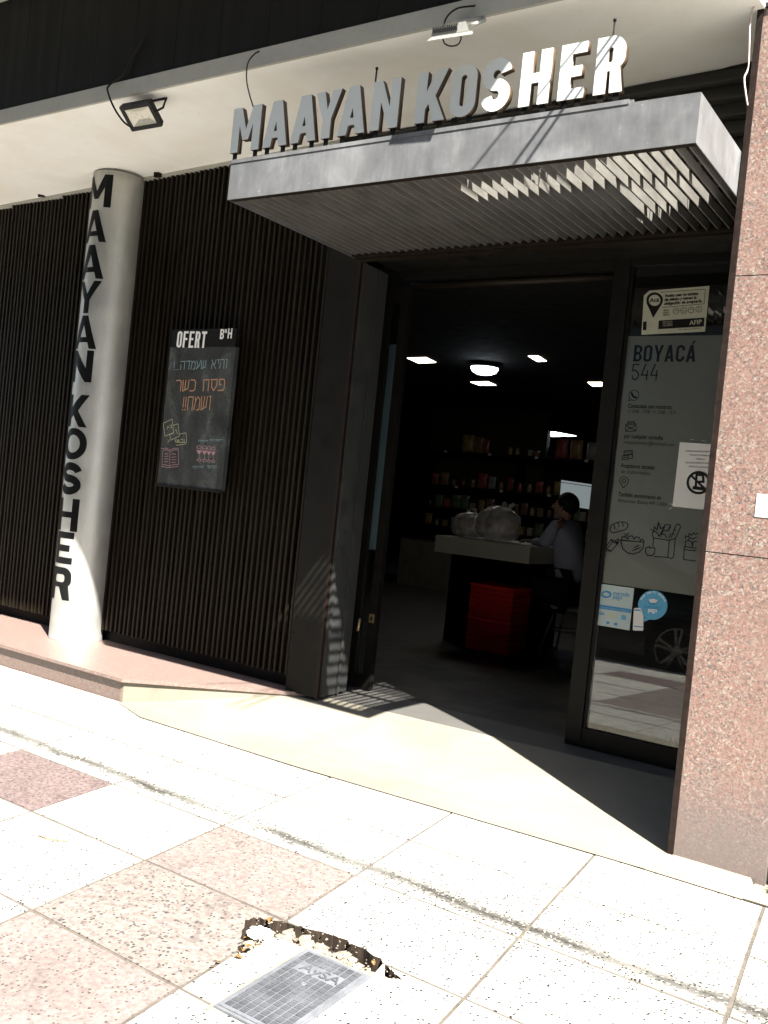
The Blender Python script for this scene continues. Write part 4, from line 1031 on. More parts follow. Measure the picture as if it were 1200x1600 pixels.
sput(poly(S3, pin), 'map_pin', 'ink_soft', 1)
sput(poly(S3, [(383 + 42 * math.cos(R(a)), 320 + 40 * math.sin(R(a))) for a in range(0, 360, 15)]), 'map_pin_face', 'paper_old', 2)
def stext(s, F, p0, p1, h, mat='ink_soft', off=0, k=2, par=None, so2=None):
    bm = text_bm(s, h, 1, off, .0002); a, c = F(p0), F(p1); wmax = max(v_.co.x for v_ in bm.verts)
    ang = math.atan2(c[1] - a[1], c[0] - a[0]); ln = math.hypot(c[0] - a[0], c[1] - a[1])
    bm.transform(Matrix.Translation((a[0], a[1], 0)) @ Matrix.Rotation(ang, 4, 'Z') @ Matrix.Diagonal((ln / wmax, 1, 1, 1)))
    return sput(bm, 'lettering', mat, k, par, so2)
stext('Acá', S3, (348, 334), (415, 330), .020, off=.0008, k=3)
stext('Podés usar tu tarjeta', S3, (456, 298), (697, 280), .0145, off=.0006)
stext('de débito y tienen la', S3, (453, 326), (685, 308), .0145, off=.0006)
stext('obligación de aceptarla', S3, (450, 354), (722, 334), .0145, off=.0006)
sput(strokes_bm([[S3(p) for p in ((425, 262), (748, 240), (740, 345), (440, 372))]] + [ellp(S3, x_, y_, 21, 21) for x_, y_ in ((537, 398), (593, 394), (646, 391), (702, 385))] + [[S3((525, 395)), S3((549, 393))], [S3((583, 390)), S3((603, 400))], [S3((636, 388)), S3((656, 386))], [S3((700, 372)), S3((702, 396))]], .0022), 'line_art', 'ink_soft', 2)
for k in range(3): stext(('MEDIOS', 'DE PAGO', 'ACEPTADOS')[k], S3, (444, 398 + 17 * k), (484 + 3 * k, 396 + 17 * k), .008)
stext('AFIP', S3, (634, 498), (722, 490), .022, 'paper_old', .0004, 3)
for k in range(3): stext(('DENUNCIA', 'en www.afip.gob.ar', 'o llama al 0800-999')[k], S3, (440, 482 + 13 * k), (512, 478 + 13 * k), .007, 'paper_old', 0, 3)
stext('Res. general 3997-E', S3, (557, 535), (716, 527), .007)

# A4 notice
nt_ = thing('paper_notice', 'white printed no-parking notice taped to the window at the pillar', 'notice', at_y(1080, 740, WY + .02)); no_ = nt_.location.copy()
def nxy(p): q = at_y(920 + p[0] / 4.286, 660 + p[1] / 4.286, SY) - no_; return (q.x, q.z)
bm = poly(nxy, [(610, 132), (845, 148), (800, 588), (560, 562)]); sput(bm, 'sheet', 'paper', 0, nt_, no_)
for k, (s, x0, x1) in enumerate((('PEDIMOS ENCARECIDAMENTE', 650, 815), ('NO ESTACIONAR EN', 676, 815), ('PUERTA', 717, 776), ('ESTACIONAMIENTO PARA', 648, 812), ('EDIFICIOS ALEDAÑOS', 670, 812))):
    stext(s, nxy, (x0, 196 + 26 * k), (x1, 202 + 26 * k), .0075, k=1, par=nt_, so2=no_)
sput(strokes_bm([ellp(nxy, 735, 404, 72, 70, n=28)], .0115), 'no_parking_sign', 'ink', 1, nt_, no_)
sput(strokes_bm([[nxy((716, 440)), nxy((722, 350)), nxy((765, 353)), nxy((768, 398)), nxy((720, 398))]], .011), 'no_parking_sign', 'ink', 1.6, nt_, no_)
sput(strokes_bm([[nxy((690, 360)), nxy((784, 452))]], .010), 'no_parking_sign', 'ink', 2.2, nt_, no_)
sput(strokes_bm([[nxy((705, 438)), nxy((772, 446))]], .016), 'no_parking_sign', 'ink', 2.8, nt_, no_)
for (x_, y_, a) in ((690, 118, .25), (552, 545, -.2), (545, 582, .6), (770, 120, -.3)):
    c = nxy((x_, y_)); sput(strokes_bm([[(c[0] - .007, c[1]), (c[0] + .007, c[1] + .014 * a)]], .003), 'tape', 'paper', 1, nt_, no_)

# payment stickers
def R5(so2): return lambda p: (lambda q: (q.x, q.z))(at_y(880 + p[0] / 3.75, 880 + p[1] / 3.75, SY) - so2)
sq = thing('payment_sticker', 'square pale and blue card payment sticker low on the shop window', 'sticker', at_y(956, 947, WY + .02)); s2_ = sq.location.copy(); F = R5(s2_)
sput(poly(F, [(204, 118), (416, 147), (388, 394), (178, 358)]), 'sheet', 'pale_blue', 0, sq, s2_)
sput(poly(F, [(190, 238), (400, 270), (397, 293), (187, 261)]), 'blue_band', 'mid_blue', 1, sq, s2_)
sput(poly(F, [(253 + 30 * math.cos(R(a)), 183 + 22 * math.sin(R(a))) for a in range(0, 360, 15)]), 'oval_mark', 'mid_blue', 1, sq, s2_)
sput(poly(F, [(232, 178), (253, 170), (275, 182), (262, 194), (244, 192)]), 'oval_mark_hands', 'pale_blue', 2, sq, s2_)
stext('mercado', F, (292, 186), (388, 197), .022, 'mid_blue', .0004, 1, sq, s2_)
stext('pago', F, (290, 207), (345, 213), .022, 'mid_blue', .0004, 1, sq, s2_)
stext('ACEPTAMOS TODAS LAS TARJETAS', F, (200, 257), (385, 285), .006, 'pale_blue', 0, 2, sq, s2_)
stext('VISA', F, (205, 300), (242, 305), .013, 'mid_blue', .0006, 1, sq, s2_)
sput(poly(F, [(273, 292), (300, 296), (300, 320), (270, 316)]), 'card_mark', 'chalk_yellow', 1, sq, s2_)
sput(poly(F, [(342, 303), (369, 307), (367, 334), (340, 330)]), 'card_mark', 'sky_blue', 1, sq, s2_)
for x_, y_ in ((262, 348), (308, 356)): sput(poly(F, [(x_ - 9, y_ - 8), (x_ + 9, y_ - 6), (x_ + 8, y_ + 10), (x_ - 9, y_ + 8)]), 'card_mark', 'mid_blue', 1, sq, s2_)
rs = thing('payment_sticker', 'round sky blue speech-bubble payment sticker with a small phone', 'sticker', at_y(1018, 950, WY + .02)); s3_ = rs.location.copy(); F = R5(s3_)
circ = [(525 + 86 * math.cos(R(a)), 246 + 86 * math.sin(R(a))) for a in range(-250, 90, 8)]
sput(poly(F, circ + [(505, 330), (472, 345), (470, 318)]), 'bubble', 'sky_blue', 0, rs, s3_)
sput(poly(F, [(420, 262), (455, 262), (470, 310), (470, 388), (466, 396), (412, 394), (408, 386), (414, 268)]), 'phone', 'paper', 1.5, rs, s3_)
sput(poly(F, [(416, 366), (471, 372), (471, 378), (416, 372)]), 'phone_edge', 'mid_blue', 2.2, rs, s3_)
sput(poly(F, [(418, 270), (452, 272), (456, 280), (417, 278)]), 'phone_edge', 'mid_blue', 2.2, rs, s3_)
sput(poly(F, [(527 + 29 * math.cos(R(a)), 224 + 21 * math.sin(R(a))) for a in range(0, 360, 15)]), 'oval_mark', 'mid_blue', 1, rs, s3_)
sput(poly(F, [(500, 214), (527, 206), (555, 216), (545, 232), (512, 232)]), 'oval_mark_hands', 'paper', 2, rs, s3_)
stext('mercado', F, (474, 264), (572, 274), .022, 'mid_blue', .0004, 1, rs, s3_)
stext('pago', F, (496, 284), (550, 288), .022, 'white_ink', .0004, 1, rs, s3_)
for k, ch in enumerate('PAGÁ CON TU CELULAR'):
    if ch == ' ': continue
    a = R(205 + k * 7.4); p = (525 + 70 * math.cos(a), 246 + 70 * math.sin(a)); q = (p[0] - 8 * math.sin(a), p[1] + 8 * math.cos(a))
    stext(ch, F, p, q, .0095, 'white_ink', .0003, 1, rs, s3_)

# header, sliding door leaf, folded gate
hd = thing('door_header', 'dark metal header beam over the shop doorway', 'door frame', (-2.3, 4.44, 2.42))
b = MB(); b.box(-.72, .0, .062, .545, .06, .0995); b.bevel(.001); b.build('beam', MT['dark'], hd)
b = MB(); b.tube([(-.70, .10, .04), (.54, .10, .04)], .022, 12); b.build('roller', MT['bars'], hd)
dl = thing('sliding_door', 'open glass sliding door leaf with a brass lock behind the folded gate', 'door', (-3.4, 4.52, .12)); 
b = MB(); b.box(.347, 0, .01, .400, .04, 2.33); b.box(.235, .001, .0905, .284, .039, 2.239); b.box(-.45, .002, .01, .3465, .038, .09); b.box(-.45, .002, 2.24, .3465, .038, 2.33); b.bevel(.002); b.build('frame', MT['dark'], dl)
b = MB(); b.box(-.45, .018, .09, .3465, .022, 2.24); b.build('glass', MT['door_glass'], dl)
b = MB(); b.box(-.45, .0245, .81, .3465, .0255, 2.005); b.build('film', simple('door_film_reflection', (.62, .70, .72), .6, 0, .05), dl)  # blue-white reflection put into the film's colour
b = MB(); b.box(.352, -.004, .395, .388, -.0005, .445); b.bevel(.001); lk = b.build('lock', MT['brass'], dl)
b = MB(); b.box(.363, -.006, .408, .376, -.0045, .43); b.build('keyhole', MT['black'], lk)
gt = thing('folding_gate', 'folded dark metal gate leaves stacked at the left of the doorway', 'gate', (-3.0, 4.3, .12))
b = MB(); b.box(-.055, -.195, .012, -.035, -.06, 2.36); b.box(-.034, -.19, .012, -.028, -.165, 2.36); b.bevel(.001); b.build('gate_leaf', MT['gate'], gt)
b = MB(); b.box(-.13, -.05, .012, -.03, -.03, 2.36); b.box(-.055, -.0295, .02, -.040, .05, 2.36); b.bevel(.001); b.build('gate_leaf', MT['gate'], gt)
b = MB(); b.box(-.20, .062, .012, -.10, .085, 2.36); b.box(-.20, .0615, .012, -.18, .04, 2.36); b.bevel(.001); b.build('gate_leaf', MT['gate'], gt)
b = MB(); b.box(-.058, -.216, .0, -.040, -.1955, 2.37); b.build('edge_post', MT['trim'], gt)
b = MB(); b.tube([(-.05, .12, .35), (-.05, .13, .42)], .008, 8); b.box(-.10, -.052, .25, -.04, -.0505, .262); b.box(-.09, -.058, .06, -.05, -.0505, .085); b.build('bolt', MT['brass'], gt)

# ================================================================ shop interior
CY_ = 6.75
def iz(u, v, y=CY_): return at_y(u, v, y)
ctl, ctr = iz(681, 836), iz(829, 854); cbl = iz(681, 862)
ct = thing('counter', 'cream topped checkout counter inside the doorway', 'counter', (ctl.x, CY_, .12))
th = ctl.z - cbl.z; W_c = ctr.x - ctl.x; zt_c = (ctl.z + ctr.z) / 2 - .12
b = MB(); b.box(0, 0, zt_c - th, W_c, .95, zt_c); b.bevel(.012, 3); b.build('top', MT['counter'], ct)
b = MB(); b.box(.10, .12, 0, .12, .9, zt_c - th - .001); b.box(W_c - .13, .25, 0, W_c - .11, .9, zt_c - th - .001); b.box(.121, .86, 0, W_c - .131, .88, zt_c - th - .001); b.build('leg_panel', MT['panel'], ct)
# red crates stacked under the counter
zc0 = .119; cfl, cfr = at_z(726, 1012, .12), at_z(797, 1024, .12); ztop = at_y(733, 909, cfl.y).z
def crate_parts():
    w_, d_, h_ = (cfr.x - cfl.x) * 1.0, .32, .30
    t = thing('crate', 'x', 'crate', (0, 0, 0))
    b = MB()
    for a in ((0, 0, 0, w_, .012, h_), (0, d_ - .012, 0, w_, d_, h_), (0, .0122, 0, .012, d_ - .0122, h_), (w_ - .012, .0122, 0, w_, d_ - .0122, h_), (.0122, .0122, 0, w_ - .0122, d_ - .0122, .012)): b.box(*a)
    b.build('body', MT['crate'], t)
    b = MB()
    for k in range(12):
        x_ = .02 + k * (w_ - .04) / 12
        b.box(x_, -.003, .02, x_ + .008, -.0002, .075)
    for k in range(4): b.box(0.0, -.006, .10 + k * .045, w_, -.0002, .108 + k * .045); b.box(w_ + .0002, 0, .10 + k * .045, w_ + .006, d_, .108 + k * .045)
    b.box(-.006, -.008, h_ - .022, w_ + .008, -.0002, h_ - .002); b.box(w_ + .0002, 0, h_ - .022, w_ + .009, d_, h_ - .002)
    b.build('ribs', MT['crate_rib'], t)
    return t, h_
cr, hh = crate_parts(); nst = max(2, round((ztop - .12) / hh)); sc = (ztop - .12) / (hh * nst)
labs = ['red plastic crate standing on the floor under the counter', 'topmost red plastic crate in the stack under the counter'] if nst == 2 else ['red plastic crate standing on the floor under the counter', 'middle red plastic crate in the stack under the counter', 'topmost red plastic crate in the stack under the counter']
for k in range(nst):
    o = cr if k == 0 else copy_tree(cr)
    o.location = (cfl.x, cfl.y, .12 + k * hh * sc); o.scale = (1, 1, sc * .995); tag(o, labs[min(k, len(labs) - 1)], 'crate', 'red crates stacked under the counter')
# plastic bags on the counter
for u0, u1, v0, v1, yy, lb, sd in ((705, 765, 806, 840, 7.0, 'smaller clear plastic grocery bag at the left on the counter', 3), (742, 815, 802, 850, 6.95, 'larger clear plastic grocery bag with a knotted top on the counter', 8)):
    a_ = at_y(u0, v1, yy); c_ = at_y(u1, v0, yy); w_ = (c_.x - a_.x); h_ = c_.z - a_.z
    h_ = max(h_, .16); b = bmesh.new(); bmesh.ops.create_icosphere(b, subdivisions=5, radius=1)
    for v in b.verts:
        n_ = v.co.normalized(); th_ = math.atan2(n_.y, n_.x); zn = n_.z; up = max(0, zn + .15)
        rr = (1 - .42 * max(0, zn) ** 2.0) * (1 + .10 * mn.noise(n_ * 1.6 + Vector((sd, 0, 0))) + up * (.05 * math.sin(9 * th_ + sd + 2 * zn) + .035 * math.sin(17 * th_ + 2 * sd) + .03 * mn.noise(n_ * 7)))
        e = .62; hr = math.sqrt(max(0, 1 - zn * zn)) ** e
        v.co = Vector((math.cos(th_) * hr * w_ / 2 * rr, math.sin(th_) * hr * .15 * rr, math.copysign(abs(zn) ** .85, zn) * h_ / 2 * (1 + .06 * mn.noise(n_ * 3 + Vector((0, 0, sd))))))
        v.co.z = max(v.co.z, -h_ / 2 + .005)
    for f in b.faces: f.smooth = True
    t = thing('plastic_bag', lb, 'plastic bag', (a_.x + w_ / 2, yy, .12 + zt_c + h_ / 2 - .002), 0, 'grocery bags on the counter')
    bm_obj(b, 'sack', MT['bag'], t)
    for q_ in range(4):
        b = MB(); b.box(-.05, -.045, -.03, .05, .045, .03, 0, Matrix.Translation(((q_ - 1.5) * w_ * .2, rnd.uniform(-.03, .03), -h_ * .22 + (q_ % 2) * .03)) @ Matrix.Rotation(rnd.uniform(-.5, .5), 4, 'Z') @ Matrix.Rotation(rnd.uniform(-.3, .3), 4, 'X')); b.bevel(.012, 2)
        b.build('grocery', MT['bread'] if q_ % 2 else MT['paper'], t)
    b = MB()
    for s in (-1, 1): b.tube([(s * .02 + w_ * .15, 0, h_ * .42), (s * .03 + w_ * .17, 0, h_ * .52), (s * .045 + w_ * .2, .01, h_ * .60)], .012, 6, r1=.022)
    b.build('knot_ears', MT['bag'], t)
o = MB().box(0, 0, 0, .30, .2, .004).build('paper_sheet', MT['pale_blue'], None, (ctr.x - .36, 6.80, .1215 + zt_c)); tag(o, 'loose sheet of paper on the counter before the seated man', 'paper')

# the seated man
def skin(name, joints, edges, mat, parent, sub=2):
    me = bpy.data.meshes.new(name); me.from_pydata([j[0] for j in joints], edges, [])
    o = bpy.data.objects.new(name, me); col.objects.link(o)
    m = o.modifiers.new('s', 'SKIN'); m.use_smooth_shade = True; m.branch_smoothing = .6
    for v, j in zip(me.skin_vertices[0].data, joints):
        r_ = j[1]; v.radius = (r_, r_) if isinstance(r_, (int, float)) else r_
    me.skin_vertices[0].data[0].use_root = True
    s_ = o.modifiers.new('d', 'SUBSURF'); s_.levels = sub; s_.render_levels = sub
    m2 = baked(o); m2.materials.clear()
    for f in m2.polygons: f.use_smooth = True
    return link(name, m2, mat, parent)
PY = 7.25
hip = at_y(893, 918, PY); shd = at_y(897, 815, PY); headp = at_y(880, 797, PY - .03)
pr = thing('person', 'man in a pale blue shirt and dark trousers sitting hunched over the counter writing', 'person', (hip.x, PY, .12))
O = Vector((hip.x, PY, .12)); HZ = hip.z - .12; SZ = shd.z - .12
lean = -.10
hx, hz_ = headp.x - hip.x, headp.z - .12
wr = at_y(832, 842, PY - .12) - O; wr.z = zt_c + .03
sL, sR = Vector((lean + .0, -.19, SZ - .03)), Vector((lean + .02, .19, SZ - .03))
J = [((0, 0, HZ), (.09, .10)), ((lean * .4, 0, HZ + .2), (.08, .09)), ((lean * .9, 0, SZ - .08), (.07, .085)), ((lean * 1.3, 0, SZ + .02), .045), ((hx + .02, 0, hz_ - .09), .05), ((hx, 0, hz_ - .02), .085), ((hx - .005, 0, hz_ + .05), .09), ((hx + .0, 0, hz_ + .11), .055),
     (tuple(sL), .045), (tuple(sL.lerp(wr, .5) + Vector((.02, -.05, -.10))), .043), (tuple(wr), .028), (tuple(sR), .045), (tuple(sR + Vector((-.12, .03, -.22))), .043), ((wr.x - .02, .10, zt_c + .03), .028),
     ((-.05, -.10, HZ - .03), .095), ((-.44, -.12, HZ + .0), .065), ((-.40, -.12, .08), .045), ((-.50, -.12, .04), .038), ((-.05, .10, HZ - .03), .095), ((-.44, .12, HZ + .0), .065), ((-.46, .12, .08), .045), ((-.56, .12, .04), .038)]
E_ = [(0, 1), (1, 2), (2, 3), (3, 4), (4, 5), (5, 6), (6, 7), (2, 8), (8, 9), (9, 10), (2, 11), (11, 12), (12, 13), (0, 14), (14, 15), (15, 16), (16, 17), (0, 18), (18, 19), (19, 20), (20, 21)]
body = skin('body', J, E_, MT['skin'], pr)
shirtJ = [(j[0], tuple(k * 1.35 for k in (j[1] if isinstance(j[1], tuple) else (j[1], j[1])))) for j in ((J[0][0], (.115, .125)), (J[1][0], (.11, .125)), (J[2][0], (.105, .15)), ((lean * 1.15, 0, SZ + .0), .07), J[8], J[9], (tuple(Vector(J[9][0]).lerp(Vector(J[10][0]), .8)), .034), J[11], J[12], (tuple(Vector(J[12][0]).lerp(Vector(J[13][0]), .8)), .034))]
skin('shirt', shirtJ, [(0, 1), (1, 2), (2, 3), (2, 4), (4, 5), (5, 6), (2, 7), (7, 8), (8, 9)], MT['shirt'], pr)
tj = [(j[0], tuple(k * 1.10 for k in (j[1] if isinstance(j[1], tuple) else (j[1], j[1])))) for j in (((0, 0, HZ - .04), (.14, .16)), J[14], J[15], J[16], J[18], J[19], J[20])]
skin('trousers', tj, [(0, 1), (1, 2), (2, 3), (0, 4), (4, 5), (5, 6)], MT['trousers'], pr)
b = bmesh.new(); bmesh.ops.create_icosphere(b, subdivisions=3, radius=1)
for v in b.verts:
    v.co = Vector((v.co.x * .093 + hx + .026 - .25 * v.co.z * .03, v.co.y * .092, v.co.z * .096 + hz_ + .055))
for f in b.faces: f.smooth = True
bm_obj(b, 'hair', MT['hair'], pr)
b = MB(); b.tube([(hx - .085, 0, hz_ + .045), (hx - .112, 0, hz_ + .012), (hx - .088, 0, hz_ + .002)], .010, 6); b.tube([(hx - .078, -.018, hz_ - .03), (hx - .084, 0, hz_ - .032), (hx - .078, .018, hz_ - .03)], .006, 6)
for s in (-1, 1): b.tube([(hx + .005, s * .085, hz_ + .03), (hx + .018, s * .096, hz_ + .02), (hx + .008, s * .088, hz_ - .01)], .010, 6)
for s in (-1, 1): b.tube([(hx - .082, s * .034, hz_ + .04), (hx - .088, s * .034, hz_ + .041)], .011, 8)
b.build('face', MT['skin'], pr)
for hnd, base in (('L', wr), ('R', Vector((wr.x - .02, .10, zt_c + .03)))):
    for k in range(4):
        y_ = (k - 1.5) * .018; ln = (.062, .072, .068, .054)[k]
        skin('finger', [(tuple(base + Vector((-.02, y_, 0))), .012), (tuple(base + Vector((-.055, y_, .004))), .0098), (tuple(base + Vector((-.055 - ln * .5, y_, -.004))), .009), (tuple(base + Vector((-.05 - ln * .85, y_, -.022))), .0075)], [(0, 1), (1, 2), (2, 3)], MT['skin'], body, 1)
    sg_ = 1 if hnd == 'L' else -1
    skin('thumb', [(tuple(base + Vector((-.015, sg_ * .02, 0))), .013), (tuple(base + Vector((-.04, sg_ * .042, -.004))), .011), (tuple(base + Vector((-.068, sg_ * .044, -.014))), .009)], [(0, 1), (1, 2)], MT['skin'], body, 1)
stl = thing('stool', 'metal stool with a pale seat under the seated man', 'stool', (hip.x + .02, PY, .12))
b = MB(); b.lathe([(.0, HZ - .19), (.175, HZ - .185), (.18, HZ - .17), (.175, HZ - .155), (.0, HZ - .15)], n=32, cap=False); b.build('seat', MT['counter'], stl)
for sx in (-1, 1):
    for sy in (-1, 1):
        b = MB(); b.tube([(sx * .10, sy * .10, HZ - .19), (sx * .17, sy * .17, 0)], .010, 8); b.build('leg', MT['greycast'], stl)
b = MB(); b.tube([(.15 * math.cos(t * .5236), .15 * math.sin(t * .5236), .20) for t in range(12)], .007, 6, close=True); b.build('foot_ring', MT['greycast'], stl)

# screen
mp = [at_y(u, v, 8.4) for u, v in ((877, 750), (925, 757), (923, 796), (874, 788))]
mo = thing('monitor', 'lit pale computer screen above the seated man', 'monitor', mp[3]); c0 = mp[3]
b = MB(); b.prism([p - c0 for p in mp], (0, .02, 0)); b.build('display', MT['screen'], mo)
b = MB()
b.prism([q - c0 + Vector((0, .021, 0)) for q in (mp[0] + Vector((-.012, 0, .012)), mp[1] + Vector((.012, 0, .012)), mp[2] + Vector((.012, 0, -.012)), mp[3] + Vector((-.012, 0, -.012)))], (0, .03, 0))
b.prism([p - c0 + Vector((0, -.001, 0)) for p in (at_y(877, 753, 8.4), at_y(925, 760, 8.4), at_y(925, 761, 8.4), at_y(877, 754, 8.4))], (0, .0008, 0))
b.tube([(.12, .04, .1), (.12, .04, c0.z * -1 + .12 + .9)], .02, 8); b.build('stand', MT['black'], mo)

# ceiling lights
def panel(px, label, z=2.655, mat='lamp_warm'):
    P = [at_z(u, v, z) for u, v in px]; c = sum(P, Vector()) / 4
    t = thing('ceiling_light', label, 'ceiling light', c, 0, 'lit panels on the shop ceiling')
    b = MB(); b.prism([p - c for p in P], (0, 0, .004)); b.build('diffuser', MT[mat], t)
    b = MB(); b.prism([(p - c) * 1.08 + Vector((0, 0, .0045)) for p in P], (0, 0, .012)); b.build('frame', MT['black'], t)
K = lambda x, y: (600 + x / 3.53, 500 + y / 3.53)
panel([K(128, 211), K(232, 208), K(287, 235), K(190, 239)], 'leftmost large warm ceiling panel just inside the door')
panel([K(478, 343), K(573, 341), K(618, 361), K(525, 361)], 'warm ceiling panel just below the round lamp')
panel([K(795, 200), K(850, 199), K(896, 228), K(845, 230)], 'warm ceiling panel right of the round lamp')
panel([K(1124, 345), K(1200, 345), K(1250, 366), K(1150, 366)], 'warm ceiling panel half hidden by the window frame')
pz_ = [at_y(u, v, 12.2) for u, v in (K(834, 614), K(940, 618), K(1060, 640), K(930, 643))]
panel([K(834, 614), K(940, 618), K(1060, 641), K(930, 643)], 'cool white light panel low above the snack packets on the far shelf', at_y(860, 678, 12.3).z, 'lamp_cool')
dc = at_z(757, 577, 2.60)
dm = thing('dome_lamp', 'round cool white dome lamp on the shop ceiling', 'ceiling light', dc)
b = MB(); b.lathe([(.0, -.055), (.07, -.05), (.115, -.03), (.135, 0.0), (.135, .015)], n=28, cap=False); b.build('bowl', MT['lamp_cool'], dm)
b = MB(); b.lathe([(.145, .0155), (.145, .058)], n=28); b.build('base', MT['black'], dm)

# shelves with goods at the back
SYB = 11.6
def shz(v, u=780): return at_y(u, v, SYB).z
x0s, x1s = at_y(660, 760, SYB).x, at_y(960, 760, SYB).x
sh = thing('shelf_unit', 'tall dark shelf unit of groceries at the back of the shop', 'shelf', ((x0s + x1s) / 2, SYB, .12)); ox = (x0s + x1s) / 2
lv = [shz(709), shz(765), shz(801), shz(832), shz(868)]
for z in lv:
    b = MB(); b.box(x0s - ox, 0, z - .12 - .03, x1s - ox, .40, z - .12); b.build('shelf_board', MT['dark'], sh)
b = MB(); b.box(x0s - ox, .401, 0, x1s - ox, .43, lv[0] + .05); b.build('back', MT['panel'], sh)
for x_ in (x0s, ox, x1s - .03):
    b = MB(); b.box(x_ - ox, .0, 0, x_ + .03 - ox, .40, lv[0] - .1) if x_ != ox else b.box(0, .02, 0, .03, .40, lv[0] - .16); b.build('upright', MT['dark'], sh)
for k in range(10):
    x_ = x0s + .3 + k * (x1s - x0s - .5) / 10; z = lv[k % 3]
    b = MB(); b.box(x_ - ox, -.006, z - .12 - .035, x_ + .05 - ox, -.001, z - .12 - .003); b.build('price_tag', MT['paper'], sh)
goods = {'yellow': (.55, .42, .07), 'red': (.50, .035, .02), 'amber': (.48, .25, .06), 'silver': (.45, .46, .46), 'green': (.08, .20, .06), 'white': (.55, .55, .50), 'brown': (.20, .09, .04)}
gmat = {k: simple('pack_' + k, tuple(.45 * q + .06 for q in v), .3, .0, .35, 12) for k, v in goods.items()}
def pack_mesh(kind):
    b = bmesh.new()
    if kind == 'packet':
        bmesh.ops.create_grid(b, x_segments=10, y_segments=10, size=1)
        fr_ = [v for v in b.verts]; dup = bmesh.ops.duplicate(b, geom=b.faces[:] + b.edges[:] + b.verts[:])
        new = {e for e in dup['geom'] if isinstance(e, bmesh.types.BMVert)}
        for v in b.verts:
            e = max(0, (1 - v.co.x ** 4) * (1 - v.co.y ** 4)); s = -1 if v in new else 1
            v.co = Vector((v.co.x * .09, s * (.002 + .035 * e), .13 + v.co.y * .13))
        for f in b.faces: f.smooth = True
    elif kind == 'jar':
        prof = [(.0, 0), (.04, 0), (.043, .01), (.043, .10), (.032, .125), (.032, .13), (.036, .131), (.036, .15), (.0, .151)]
        rings = [[b.verts.new((r_ * math.cos(t * .3927), r_ * math.sin(t * .3927), h_)) for t in range(16)] for r_, h_ in [(max(r_, .0005), h_) for r_, h_ in prof]]
        for A, B in zip(rings, rings[1:]):
            for k in range(16): b.faces.new((A[k], A[(k + 1) % 16], B[(k + 1) % 16], B[k])).smooth = True
    else:
        bmesh.ops.create_cube(b, size=1)
        for v in b.verts: v.co = Vector((v.co.x * .12, v.co.y * .10, (v.co.z + .5) * .17))
        bmesh.ops.bevel(b, geom=b.edges[:], offset=.004, segments=1, affect='EDGES')
    me = bpy.data.meshes.new(kind); b.to_mesh(me); b.free(); return me
cache = {}; nth = {}
ORD = 'first second third fourth fifth sixth seventh eighth ninth tenth eleventh twelfth thirteenth fourteenth fifteenth sixteenth seventeenth eighteenth nineteenth twentieth'.split()
def good(kind, colr, x, z, y=SYB + .12, s=1.0, lab=None):
    if (kind, colr) not in cache: me = pack_mesh(kind); me.materials.append(gmat[colr]); cache[(kind, colr)] = me
    o = bpy.data.objects.new({'packet': 'snack_packet', 'jar': 'jar', 'box': 'grocery_box'}[kind], cache[(kind, colr)]); col.objects.link(o)
    o.location = (x, y, z + .001); o.rotation_euler = (0, 0, rnd.uniform(-.25, .25)); o.scale = (s, s, s)
    nth[round(z, 3)] = nth.get(round(z, 3), 0) + 1
    rowname = ['top', 'second', 'third', 'fourth'][min(3, min(range(4), key=lambda k: abs(lv[k] - z)))]
    nm = {'packet': 'snack packet', 'jar': 'jar', 'box': 'grocery box'}[kind]
    tag(o, lab or f'{colr} {nm} standing {ORD[nth[round(z, 3)] - 1]} from the left on the {rowname} back shelf', {'packet': 'packet', 'jar': 'jar', 'box': 'box'}[kind], f'{colr} {nm}s on the {rowname} back shelf'.replace('boxs', 'boxes'))
def sx(u): return at_y(u, 760, SYB).x
good('packet', 'red', sx(866), lv[0], s=1.0, lab='tall red snack packet under the low cool light panel')
good('packet', 'amber', sx(889), lv[0], s=.98, lab='orange snack packet right of the tall red one on the top shelf')
good('packet', 'silver', sx(915), lv[0], s=.9, lab='silver packet at the right end of the top back shelf')
good('packet', 'yellow', sx(718), lv[0], s=.95, lab='big yellow packet at the left of the top back shelf')
good('packet', 'amber', sx(735), lv[0], s=.85, lab='amber packet leaning by the big yellow one')
good('packet', 'red', sx(746), lv[0], s=.75, lab='short red packet beside the amber one, top shelf')
for u_ in (786, 797): good('jar', 'yellow', sx(u_), lv[0], s=.7)
good('box', 'white', sx(818), lv[0], s=.5); good('box', 'amber', sx(828), lv[0], s=.45)
for k in range(18):
    u_ = 672 + k * 15; c_ = rnd.choice(['amber', 'red', 'yellow', 'brown', 'amber', 'silver']); good(rnd.choice(['jar', 'packet', 'jar']), c_, sx(u_), lv[1], s=rnd.uniform(.6, .8))
for k in range(20):
    u_ = 668 + k * 13.5; c_ = rnd.choice(['green', 'red', 'yellow', 'silver', 'brown']); good(rnd.choice(['jar', 'box', 'packet']), c_, sx(u_), lv[2], s=rnd.uniform(.5, .75))
for k in range(20):
    u_ = 668 + k * 13.5; c_ = rnd.choice(['silver', 'white', 'amber', 'yellow', 'green']); good(rnd.choice(['jar', 'box', 'packet']), c_, sx(u_), lv[3], s=rnd.uniform(.5, .72))
o = MB().box(0, 0, 0, 1.3, .25, .10).build('red_tray', gmat['red'], None, (sx(804), SYB - .27, lv[2] + .0)); 
bpy.data.objects.remove(o)
bc = at_z(604, 912, .12); b2 = at_z(672, 912, .12)
b = MB(); b.box(0, 0, 0, 1.2, .7, .62); b.bevel(.01); cbx = thing('chest_freezer', 'pale low chest at the back left inside the shop', 'freezer', (bc.x + .0, 10.6, .12))
o = b.build('body', simple('pale_chest', (.12, .115, .10), .5), cbx)
